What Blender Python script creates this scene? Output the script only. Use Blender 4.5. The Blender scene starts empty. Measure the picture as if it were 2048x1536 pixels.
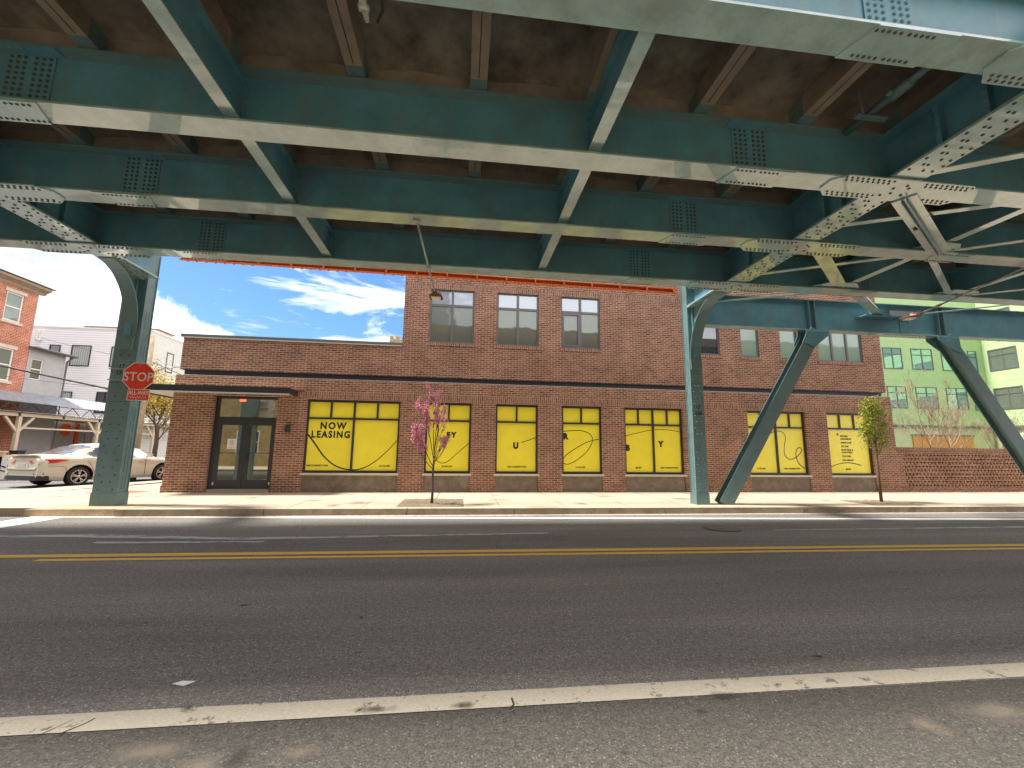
import bpy, math, random
from mathutils import Vector, Matrix
R = math.radians
scene = bpy.context.scene
# ---------------------------------------------------------------- camera
cam_d = bpy.data.cameras.new("camera"); cam = bpy.data.objects.new("camera", cam_d)
scene.collection.objects.link(cam)
yaw, pit, rol = R(6.574), R(8.738), R(-0.685)
fw = Vector((math.sin(yaw)*math.cos(pit), math.cos(yaw)*math.cos(pit), math.sin(pit)))
rt = Vector((math.cos(yaw), -math.sin(yaw), 0)); up = rt.cross(fw)
rt2 = rt*math.cos(rol)-up*math.sin(rol); up2 = up*math.cos(rol)+rt*math.sin(rol)
M = Matrix((rt2, up2, -fw)).transposed().to_4x4(); M.translation = Vector((0, 0, 1.45))
cam.matrix_world = M
cam_d.sensor_width = 36; cam_d.lens = 862.07/2048*36; cam_d.clip_end = 2000; cam_d.clip_start = 0.05
scene.camera = cam
# ---------------------------------------------------------------- light
SUN_EL, SUN_AZ = R(62), R(183)          # azimuth measured from +X towards -Y
world = bpy.data.worlds.new("World"); scene.world = world; world.use_nodes = True
wn = world.node_tree.nodes; wl = world.node_tree.links; wn.clear()
sd = Vector((math.cos(SUN_EL)*math.cos(SUN_AZ), -math.cos(SUN_EL)*math.sin(SUN_AZ), math.sin(SUN_EL)))
def wnode(t, **k):
    n = wn.new(t)
    for a, v in k.items(): setattr(n, a, v)
    return n
sky = wnode('ShaderNodeTexSky', sky_type='NISHITA', sun_disc=False, sun_elevation=SUN_EL, sun_rotation=math.atan2(sd.x, sd.y))
tc = wnode('ShaderNodeTexCoord')
def wmath(op, a, b=None, c=None, clamp=False):
    n = wnode('ShaderNodeMath', operation=op, use_clamp=clamp)
    for i, v in enumerate((a, b, c)):
        if v is None: continue
        if isinstance(v, (int, float)): n.inputs[i].default_value = v
        else: wl.new(v, n.inputs[i])
    return n.outputs[0]
sep = wnode('ShaderNodeSeparateXYZ'); wl.new(tc.outputs['Generated'], sep.inputs[0])
# cloud deck: project the direction on a plane overhead
den = wmath('MAXIMUM', wmath('ADD', sep.outputs[2], 0.12), 0.03)
cmb = wnode('ShaderNodeCombineXYZ')
wl.new(wmath('DIVIDE', sep.outputs[0], den), cmb.inputs[0]); wl.new(wmath('DIVIDE', sep.outputs[1], den), cmb.inputs[1]); cmb.inputs[2].default_value = 0.37
n1 = wnode('ShaderNodeTexNoise'); n1.inputs['Scale'].default_value = 0.9; n1.inputs['Detail'].default_value = 9; n1.inputs['Roughness'].default_value = 0.58; n1.inputs['Distortion'].default_value = 0.25
wl.new(cmb.outputs[0], n1.inputs['Vector'])
n2 = wnode('ShaderNodeTexNoise'); n2.inputs['Scale'].default_value = 5.5; n2.inputs['Detail'].default_value = 8; n2.inputs['Roughness'].default_value = 0.6
wl.new(tc.outputs['Generated'], n2.inputs['Vector'])
mpw = wnode('ShaderNodeMapping'); mpw.inputs['Rotation'].default_value = (0, R(-22), 0); mpw.inputs['Scale'].default_value = (2.2, 2.2, 9.5)
wl.new(tc.outputs['Generated'], mpw.inputs['Vector'])
n3 = wnode('ShaderNodeTexNoise'); n3.inputs['Scale'].default_value = 1.7; n3.inputs['Detail'].default_value = 9; n3.inputs['Roughness'].default_value = 0.62; n3.inputs['Distortion'].default_value = 0.5
wl.new(mpw.outputs[0], n3.inputs['Vector'])
az = wmath('ARCTAN2', sep.outputs[0], sep.outputs[1])      # 0 = +Y, positive to the right (+X)
el = wmath('ARCSINE', sep.outputs[2])
# heavy grey cloud to the left of azimuth -0.62, cumulus bank low down, wisps higher up
left = wmath('MULTIPLY', wmath('ADD', wmath('SUBTRACT', -0.66, az), wmath('MULTIPLY', wmath('SUBTRACT', n2.outputs[0], 0.42), 0.5)), 6.0, clamp=True)
bank_top = wmath('ADD', wmath('MULTIPLY', az, -0.42), 0.02)   # bank lower to the right
bank = wmath('MULTIPLY', wmath('ADD', wmath('SUBTRACT', bank_top, el), wmath('MULTIPLY', wmath('SUBTRACT', n2.outputs[0], 0.5), 0.34)), 22.0, clamp=True)
wz = wmath('MULTIPLY', wmath('ADD', wmath('SUBTRACT', n3.outputs[0], 0.60), wmath('MULTIPLY', wmath('ADD', az, 0.50), 0.45)), 5.0, clamp=True)
gen = wmath('MULTIPLY', wmath('SUBTRACT', n1.outputs[0], 0.46), 6.0, clamp=True)
hi = wmath('MULTIPLY', wmath('SUBTRACT', el, 0.55), 4.0, clamp=True)
front = wmath('MAXIMUM', wmath('MAXIMUM', left, bank), wz)
rear = wmath('MULTIPLY', gen, wmath('MAXIMUM', hi, wmath('MULTIPLY', wmath('SUBTRACT', az, 0.2), 4.0, clamp=True)))
cl = wmath('MAXIMUM', front, rear, clamp=True)
# cloud shade: brighter cores, grey-lilac on the left
shade = wnode('ShaderNodeValToRGB')
shade.color_ramp.elements[0].position = 0.44; shade.color_ramp.elements[0].color = (0.50, 0.47, 0.54, 1)
shade.color_ramp.elements[1].position = 0.64; shade.color_ramp.elements[1].color = (1.0, 0.98, 0.99, 1)
mps = wnode('ShaderNodeMapping'); mps.inputs['Scale'].default_value = (1.6, 1.6, 4.5); wl.new(tc.outputs['Generated'], mps.inputs['Vector'])
n4 = wnode('ShaderNodeTexNoise'); n4.inputs['Scale'].default_value = 3.0; n4.inputs['Detail'].default_value = 8; n4.inputs['Roughness'].default_value = 0.55; wl.new(mps.outputs[0], n4.inputs['Vector'])
wl.new(wmath('ADD', n4.outputs[0], wmath('MULTIPLY', wmath('SUBTRACT', 1.0, left), 0.10)), shade.inputs[0])
skm = wnode('ShaderNodeVectorMath', operation='SCALE'); wl.new(sky.outputs[0], skm.inputs[0]); skm.inputs[3].default_value = 0.050
skt = wnode('ShaderNodeMix', data_type='RGBA', blend_type='MULTIPLY'); skt.inputs[0].default_value = 1.0
wl.new(skm.outputs[0], skt.inputs[6]); skt.inputs[7].default_value = (0.50, 0.73, 0.95, 1)
lftk = wmath('SUBTRACT', 1.0, wmath('MULTIPLY', wmath('MULTIPLY', wmath('SUBTRACT', -0.56, az), 5.0, clamp=True), 0.52))
shl = wnode('ShaderNodeVectorMath', operation='SCALE'); wl.new(shade.outputs[0], shl.inputs[0]); wl.new(lftk, shl.inputs[3])
clb = wnode('ShaderNodeVectorMath', operation='SCALE'); wl.new(shl.outputs[0], clb.inputs[0]); clb.inputs[3].default_value = 0.58
mx = wnode('ShaderNodeMix', data_type='RGBA'); wl.new(cl, mx.inputs[0]); wl.new(skt.outputs[2], mx.inputs[6]); wl.new(clb.outputs[0], mx.inputs[7])
bg = wnode('ShaderNodeBackground'); bg.inputs[1].default_value = 1.0; wl.new(mx.outputs[2], bg.inputs[0])
wo = wnode('ShaderNodeOutputWorld'); wl.new(bg.outputs[0], wo.inputs[0])
sun_d = bpy.data.lights.new("sun", 'SUN'); sun_d.energy = 2.2; sun_d.angle = R(8); sun_d.color = (1.0, 0.95, 0.87)
sun = bpy.data.objects.new("sun", sun_d); scene.collection.objects.link(sun)
sun.rotation_euler = sd.to_track_quat('Z', 'Y').to_euler()
scene.view_settings.view_transform = 'Standard'; scene.view_settings.look = 'None'
scene.view_settings.exposure = 2.18; scene.view_settings.gamma = 1.0
scene.cycles.max_bounces = 8; scene.cycles.diffuse_bounces = 5
scene.cycles.use_denoising = True

# ---------------------------------------------------------------- materials
def mat(name, base=(0.5, 0.5, 0.5), rough=0.6, metal=0.0, spec=0.5, var=0.0, vscale=4.0, bump=0.0, bscale=60.0, emit=None, estr=0.0, coat=0.0, dirt=None, dscale=1.5, damt=0.4, dstretch=None):
    m = bpy.data.materials.new(name); m.use_nodes = True
    nt = m.node_tree; N = nt.nodes; L = nt.links; p = N['Principled BSDF']
    p.inputs['Base Color'].default_value = (*base, 1); p.inputs['Roughness'].default_value = rough
    p.inputs['Metallic'].default_value = metal; p.inputs['Specular IOR Level'].default_value = spec
    p.inputs['Coat Weight'].default_value = coat; p.inputs['Coat Roughness'].default_value = 0.03 if rough < 0.29 else 0.22
    col = None
    if var or dirt or bump:
        t = N.new('ShaderNodeTexCoord')
    if var:
        n = N.new('ShaderNodeTexNoise'); n.inputs['Scale'].default_value = vscale; n.inputs['Detail'].default_value = 6; n.inputs['Roughness'].default_value = 0.65
        L.new(t.outputs['Object'], n.inputs['Vector'])
        r = N.new('ShaderNodeValToRGB'); r.color_ramp.elements[0].position = 0.3; r.color_ramp.elements[1].position = 0.7
        r.color_ramp.elements[0].color = (*[c*(1-var) for c in base], 1); r.color_ramp.elements[1].color = (*[min(1, c*(1+var)) for c in base], 1)
        L.new(n.outputs[0], r.inputs[0]); col = r.outputs[0]
    if dirt:
        n = N.new('ShaderNodeTexNoise'); n.inputs['Scale'].default_value = dscale; n.inputs['Detail'].default_value = 9; n.inputs['Roughness'].default_value = 0.7
        if dstretch: mpp = N.new('ShaderNodeMapping'); mpp.inputs['Scale'].default_value = dstretch; L.new(t.outputs['Object'], mpp.inputs['Vector']); L.new(mpp.outputs[0], n.inputs['Vector'])
        else: L.new(t.outputs['Object'], n.inputs['Vector'])
        r = N.new('ShaderNodeValToRGB'); r.color_ramp.elements[0].position = 0.48; r.color_ramp.elements[1].position = 0.72
        r.color_ramp.elements[1].color = (damt, damt, damt, 1); r.color_ramp.elements[0].color = (0, 0, 0, 1)
        L.new(n.outputs[0], r.inputs[0])
        x = N.new('ShaderNodeMix'); x.data_type = 'RGBA'; L.new(r.outputs[0], x.inputs[0])
        if col: L.new(col, x.inputs[6])
        else: x.inputs[6].default_value = (*base, 1)
        x.inputs[7].default_value = (*dirt, 1); col = x.outputs[2]
    if col: L.new(col, p.inputs['Base Color'])
    if bump:
        n = N.new('ShaderNodeTexNoise'); n.inputs['Scale'].default_value = bscale; n.inputs['Detail'].default_value = 4
        L.new(t.outputs['Object'], n.inputs['Vector'])
        b = N.new('ShaderNodeBump'); b.inputs['Strength'].default_value = bump; b.inputs['Distance'].default_value = 0.01
        L.new(n.outputs[0], b.inputs['Height']); L.new(b.outputs[0], p.inputs['Normal'])
    if emit: p.inputs['Emission Color'].default_value = (*emit, 1); p.inputs['Emission Strength'].default_value = estr
    return m

def brick_mat(name, c1, c2, mortar, bw=0.203, rh=0.0677, ms=0.011, vertical=False, var=0.35, bias=0.0, bump=0.5, stain=None):
    m = bpy.data.materials.new(name); m.use_nodes = True
    nt = m.node_tree; N = nt.nodes; L = nt.links; p = N['Principled BSDF']
    t = N.new('ShaderNodeTexCoord'); s = N.new('ShaderNodeSeparateXYZ'); L.new(t.outputs['Object'], s.inputs[0])
    a = N.new('ShaderNodeMath'); a.operation = 'ADD'; L.new(s.outputs[0], a.inputs[0]); L.new(s.outputs[1], a.inputs[1])
    c = N.new('ShaderNodeCombineXYZ')
    if vertical: L.new(s.outputs[2], c.inputs[0]); L.new(a.outputs[0], c.inputs[1])
    else: L.new(a.outputs[0], c.inputs[0]); L.new(s.outputs[2], c.inputs[1])
    b = N.new('ShaderNodeTexBrick'); L.new(c.outputs[0], b.inputs['Vector'])
    b.inputs['Scale'].default_value = 1.0; b.inputs['Mortar Size'].default_value = ms/2; b.inputs['Mortar Smooth'].default_value = 0.1
    b.inputs['Bias'].default_value = bias; b.inputs['Brick Width'].default_value = bw; b.inputs['Row Height'].default_value = rh
    b.inputs['Color1'].default_value = (*c1, 1); b.inputs['Color2'].default_value = (*c2, 1); b.inputs['Mortar'].default_value = (*mortar, 1)
    n = N.new('ShaderNodeTexNoise'); n.inputs['Scale'].default_value = 1.1; n.inputs['Detail'].default_value = 8; n.inputs['Roughness'].default_value = 0.7
    L.new(t.outputs['Object'], n.inputs['Vector'])
    r = N.new('ShaderNodeMapRange'); r.inputs[1].default_value = 0.3; r.inputs[2].default_value = 0.7; r.inputs[3].default_value = 1-var; r.inputs[4].default_value = 1+var
    L.new(n.outputs[0], r.inputs[0])
    x = N.new('ShaderNodeVectorMath'); x.operation = 'SCALE'; L.new(b.outputs['Color'], x.inputs[0]); L.new(r.outputs[0], x.inputs[3])
    col = x.outputs[0]
    if stain:
        n2_ = N.new('ShaderNodeTexNoise'); n2_.inputs['Scale'].default_value = 2.3; n2_.inputs['Detail'].default_value = 10; n2_.inputs['Roughness'].default_value = 0.75
        L.new(t.outputs['Object'], n2_.inputs['Vector'])
        r2 = N.new('ShaderNodeMapRange'); r2.inputs[1].default_value = 0.58; r2.inputs[2].default_value = 0.75; r2.inputs[4].default_value = 0.45; L.new(n2_.outputs[0], r2.inputs[0])
        xx = N.new('ShaderNodeMix'); xx.data_type = 'RGBA'; L.new(r2.outputs[0], xx.inputs[0]); L.new(col, xx.inputs[6]); xx.inputs[7].default_value = (*stain, 1); col = xx.outputs[2]
    L.new(col, p.inputs['Base Color'])
    p.inputs['Roughness'].default_value = 0.85; p.inputs['Specular IOR Level'].default_value = 0.25
    bp = N.new('ShaderNodeBump'); bp.inputs['Strength'].default_value = bump; bp.inputs['Distance'].default_value = 0.006; bp.invert = True
    L.new(b.outputs['Fac'], bp.inputs['Height']); L.new(bp.outputs[0], p.inputs['Normal'])
    return m

def glass_mat(name, base, refl=0.35, rough=0.03, tint=(0.9, 0.95, 1.0), stripes=None, wav=0.0):
    m = bpy.data.materials.new(name); m.use_nodes = True
    nt = m.node_tree; N = nt.nodes; L = nt.links; p = N['Principled BSDF']
    p.inputs['Base Color'].default_value = (*base, 1); p.inputs['Roughness'].default_value = 0.5; p.inputs['Specular IOR Level'].default_value = 0.2
    t = N.new('ShaderNodeTexCoord')
    if stripes:
        w = N.new('ShaderNodeTexWave'); w.inputs['Scale'].default_value = stripes[0]; w.inputs['Distortion'].default_value = 1.5; w.bands_direction = stripes[1]
        L.new(t.outputs['Object'], w.inputs['Vector'])
        r = N.new('ShaderNodeValToRGB'); r.color_ramp.elements[0].color = (*[c*0.72 for c in base], 1); r.color_ramp.elements[1].color = (*[min(1, c*1.25) for c in base], 1)
        L.new(w.outputs[1], r.inputs[0]); L.new(r.outputs[0], p.inputs['Base Color'])
    g = N.new('ShaderNodeBsdfGlossy'); g.inputs['Roughness'].default_value = rough; g.inputs['Color'].default_value = (*tint, 1)
    if wav:
        n = N.new('ShaderNodeTexNoise'); n.inputs['Scale'].default_value = 1.2; L.new(t.outputs['Object'], n.inputs['Vector'])
        b = N.new('ShaderNodeBump'); b.inputs['Strength'].default_value = wav; b.inputs['Distance'].default_value = 0.05; L.new(n.outputs[0], b.inputs['Height']); L.new(b.outputs[0], g.inputs['Normal'])
    fr = N.new('ShaderNodeLayerWeight'); fr.inputs[0].default_value = 0.25
    a = N.new('ShaderNodeMath'); a.operation = 'MULTIPLY_ADD'; L.new(fr.outputs[0], a.inputs[0]); a.inputs[1].default_value = 0.6; a.inputs[2].default_value = refl; a.use_clamp = True
    x = N.new('ShaderNodeMixShader'); L.new(a.outputs[0], x.inputs[0]); L.new(p.outputs[0], x.inputs[1]); L.new(g.outputs[0], x.inputs[2])
    L.new(x.outputs[0], N['Material Output'].inputs[0])
    return m

def asphalt_mat(name, base, fleck=(0.42, 0.40, 0.36), amt=1.0, tint=None):
    m = bpy.data.materials.new(name); m.use_nodes = True
    nt = m.node_tree; N = nt.nodes; L = nt.links; p = N['Principled BSDF']
    t = N.new('ShaderNodeTexCoord')
    big = N.new('ShaderNodeTexNoise'); big.inputs['Scale'].default_value = 0.45; big.inputs['Detail'].default_value = 7; big.inputs['Roughness'].default_value = 0.6
    mp = N.new('ShaderNodeMapping'); mp.inputs['Scale'].default_value = (0.22, 1.7, 1); L.new(t.outputs['Object'], mp.inputs['Vector']); L.new(mp.outputs[0], big.inputs['Vector'])
    r1 = N.new('ShaderNodeMapRange'); r1.inputs[1].default_value = 0.3; r1.inputs[2].default_value = 0.7; r1.inputs[3].default_value = 0.60; r1.inputs[4].default_value = 1.38; L.new(big.outputs[0], r1.inputs[0])
    gr = N.new('ShaderNodeTexNoise'); gr.inputs['Scale'].default_value = 75; gr.inputs['Detail'].default_value = 3; gr.inputs['Roughness'].default_value = 0.8; L.new(t.outputs['Object'], gr.inputs['Vector'])
    r2 = N.new('ShaderNodeMapRange'); r2.inputs[1].default_value = 0.3; r2.inputs[2].default_value = 0.7; r2.inputs[3].default_value = 0.25; r2.inputs[4].default_value = 1.75; L.new(gr.outputs[0], r2.inputs[0])
    mu = N.new('ShaderNodeMath'); mu.operation = 'MULTIPLY'; L.new(r1.outputs[0], mu.inputs[0]); L.new(r2.outputs[0], mu.inputs[1])
    sc = N.new('ShaderNodeVectorMath'); sc.operation = 'SCALE'; sc.inputs[0].default_value = base; g3 = N.new('ShaderNodeTexNoise'); g3.inputs['Scale'].default_value = 26; g3.inputs['Detail'].default_value = 5; g3.inputs['Roughness'].default_value = 0.75; L.new(t.outputs['Object'], g3.inputs['Vector'])
    r6 = N.new('ShaderNodeMapRange'); r6.inputs[1].default_value = 0.3; r6.inputs[2].default_value = 0.7; r6.inputs[3].default_value = 0.55; r6.inputs[4].default_value = 1.45; L.new(g3.outputs[0], r6.inputs[0])
    mu2 = N.new('ShaderNodeMath'); mu2.operation = 'MULTIPLY'; L.new(mu.outputs[0], mu2.inputs[0]); L.new(r6.outputs[0], mu2.inputs[1]); L.new(mu2.outputs[0], sc.inputs[3])
    v = N.new('ShaderNodeTexVoronoi'); v.inputs['Scale'].default_value = 62; L.new(t.outputs['Object'], v.inputs['Vector'])
    r3 = N.new('ShaderNodeMapRange'); r3.inputs[1].default_value = 0.30; r3.inputs[2].default_value = 0.18; L.new(v.outputs['Distance'], r3.inputs[0])
    sx = N.new('ShaderNodeSeparateXYZ'); L.new(v.outputs['Color'], sx.inputs[0])
    gt = N.new('ShaderNodeMath'); gt.operation = 'GREATER_THAN'; L.new(sx.outputs[0], gt.inputs[0]); gt.inputs[1].default_value = 0.78
    m2 = N.new('ShaderNodeMath'); m2.operation = 'MULTIPLY'; L.new(r3.outputs[0], m2.inputs[0]); L.new(gt.outputs[0], m2.inputs[1])
    m3 = N.new('ShaderNodeMath'); m3.operation = 'MULTIPLY'; L.new(m2.outputs[0], m3.inputs[0]); m3.inputs[1].default_value = 0.85*amt
    x = N.new('ShaderNodeMix'); x.data_type = 'RGBA'; L.new(m3.outputs[0], x.inputs[0]); L.new(sc.outputs[0], x.inputs[6]); x.inputs[7].default_value = (*fleck, 1)
    # oil spots and pale scuffs
    o = N.new('ShaderNodeTexNoise'); o.inputs['Scale'].default_value = 1.7; o.inputs['Detail'].default_value = 9; o.inputs['Roughness'].default_value = 0.72; L.new(t.outputs['Object'], o.inputs['Vector'])
    r4 = N.new('ShaderNodeMapRange'); r4.inputs[1].default_value = 0.66; r4.inputs[2].default_value = 0.74; r4.inputs[4].default_value = 0.35*amt; L.new(o.outputs[0], r4.inputs[0])
    x2 = N.new('ShaderNodeMix'); x2.data_type = 'RGBA'; L.new(r4.outputs[0], x2.inputs[0]); L.new(x.outputs[2], x2.inputs[6]); x2.inputs[7].default_value = (0.36, 0.31, 0.25, 1)
    r5 = N.new('ShaderNodeMapRange'); r5.inputs[1].default_value = 0.36; r5.inputs[2].default_value = 0.30; r5.inputs[4].default_value = 0.6*amt; L.new(o.outputs[0], r5.inputs[0])
    x3 = N.new('ShaderNodeMix'); x3.data_type = 'RGBA'; L.new(r5.outputs[0], x3.inputs[0]); L.new(x2.outputs[2], x3.inputs[6]); x3.inputs[7].default_value = (0.03, 0.03, 0.03, 1)
    L.new(x3.outputs[2], p.inputs['Base Color']); p.inputs['Roughness'].default_value = 0.78; p.inputs['Specular IOR Level'].default_value = 0.35
    b = N.new('ShaderNodeBump'); b.inputs['Strength'].default_value = 0.8; b.inputs['Distance'].default_value = 0.010
    L.new(gr.outputs[0], b.inputs['Height']); L.new(b.outputs[0], p.inputs['Normal'])
    return m

def worn_mat(name, base, under, thr=0.62, scale=9.0, soft=0.06, stretch=(1, 1, 1)):
    m = bpy.data.materials.new(name); m.use_nodes = True
    nt = m.node_tree; N = nt.nodes; L = nt.links; p = N['Principled BSDF']
    t = N.new('ShaderNodeTexCoord'); mp = N.new('ShaderNodeMapping'); mp.inputs['Scale'].default_value = stretch; L.new(t.outputs['Object'], mp.inputs['Vector'])
    n = N.new('ShaderNodeTexNoise'); n.inputs['Scale'].default_value = scale; n.inputs['Detail'].default_value = 10; n.inputs['Roughness'].default_value = 0.8; L.new(mp.outputs[0], n.inputs['Vector'])
    r = N.new('ShaderNodeMapRange'); r.inputs[1].default_value = thr; r.inputs[2].default_value = thr+soft; L.new(n.outputs[0], r.inputs[0])
    n2_ = N.new('ShaderNodeTexNoise'); n2_.inputs['Scale'].default_value = 60; n2_.inputs['Detail'].default_value = 3; L.new(t.outputs['Object'], n2_.inputs['Vector'])
    r2 = N.new('ShaderNodeMapRange'); r2.inputs[3].default_value = 0.7; r2.inputs[4].default_value = 1.3; L.new(n2_.outputs[0], r2.inputs[0])
    sc = N.new('ShaderNodeVectorMath'); sc.operation = 'SCALE'; sc.inputs[0].default_value = base; L.new(r2.outputs[0], sc.inputs[3])
    L.new(sc.outputs[0], p.inputs['Base Color']); p.inputs['Roughness'].default_value = 0.8
    tr = N.new('ShaderNodeBsdfTransparent'); x = N.new('ShaderNodeMixShader'); L.new(r.outputs[0], x.inputs[0]); L.new(p.outputs[0], x.inputs[1]); L.new(tr.outputs[0], x.inputs[2])
    L.new(x.outputs[0], N['Material Output'].inputs[0])
    return m

def deck_mat(name):
    m = mat(name, (0.29, 0.25, 0.205), 0.30, 0.45, 0.6, var=0.55, vscale=2.4, dirt=(0.42, 0.36, 0.30), dscale=1.3, damt=0.75, bump=0.6, bscale=2.6)
    return m

def siding_mat(name, base, h):
    m = bpy.data.materials.new(name); m.use_nodes = True
    nt = m.node_tree; N = nt.nodes; L = nt.links; p = N['Principled BSDF']
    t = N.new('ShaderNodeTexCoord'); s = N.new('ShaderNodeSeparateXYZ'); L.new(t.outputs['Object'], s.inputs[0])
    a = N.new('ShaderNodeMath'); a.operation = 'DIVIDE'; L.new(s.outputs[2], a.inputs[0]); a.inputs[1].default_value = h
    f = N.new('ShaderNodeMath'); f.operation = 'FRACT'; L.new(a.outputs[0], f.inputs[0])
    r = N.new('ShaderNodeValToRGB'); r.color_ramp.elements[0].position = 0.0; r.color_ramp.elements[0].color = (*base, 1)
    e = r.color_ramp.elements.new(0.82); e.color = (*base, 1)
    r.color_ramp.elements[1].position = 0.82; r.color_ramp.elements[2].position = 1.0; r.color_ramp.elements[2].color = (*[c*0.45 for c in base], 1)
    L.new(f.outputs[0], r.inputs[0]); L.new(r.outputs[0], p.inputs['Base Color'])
    b = N.new('ShaderNodeBump'); b.inputs['Strength'].default_value = 0.8; b.inputs['Distance'].default_value = 0.03; b.invert = True; L.new(f.outputs[0], b.inputs['Height']); L.new(b.outputs[0], p.inputs['Normal'])
    p.inputs['Roughness'].default_value = 0.7
    return m

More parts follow.
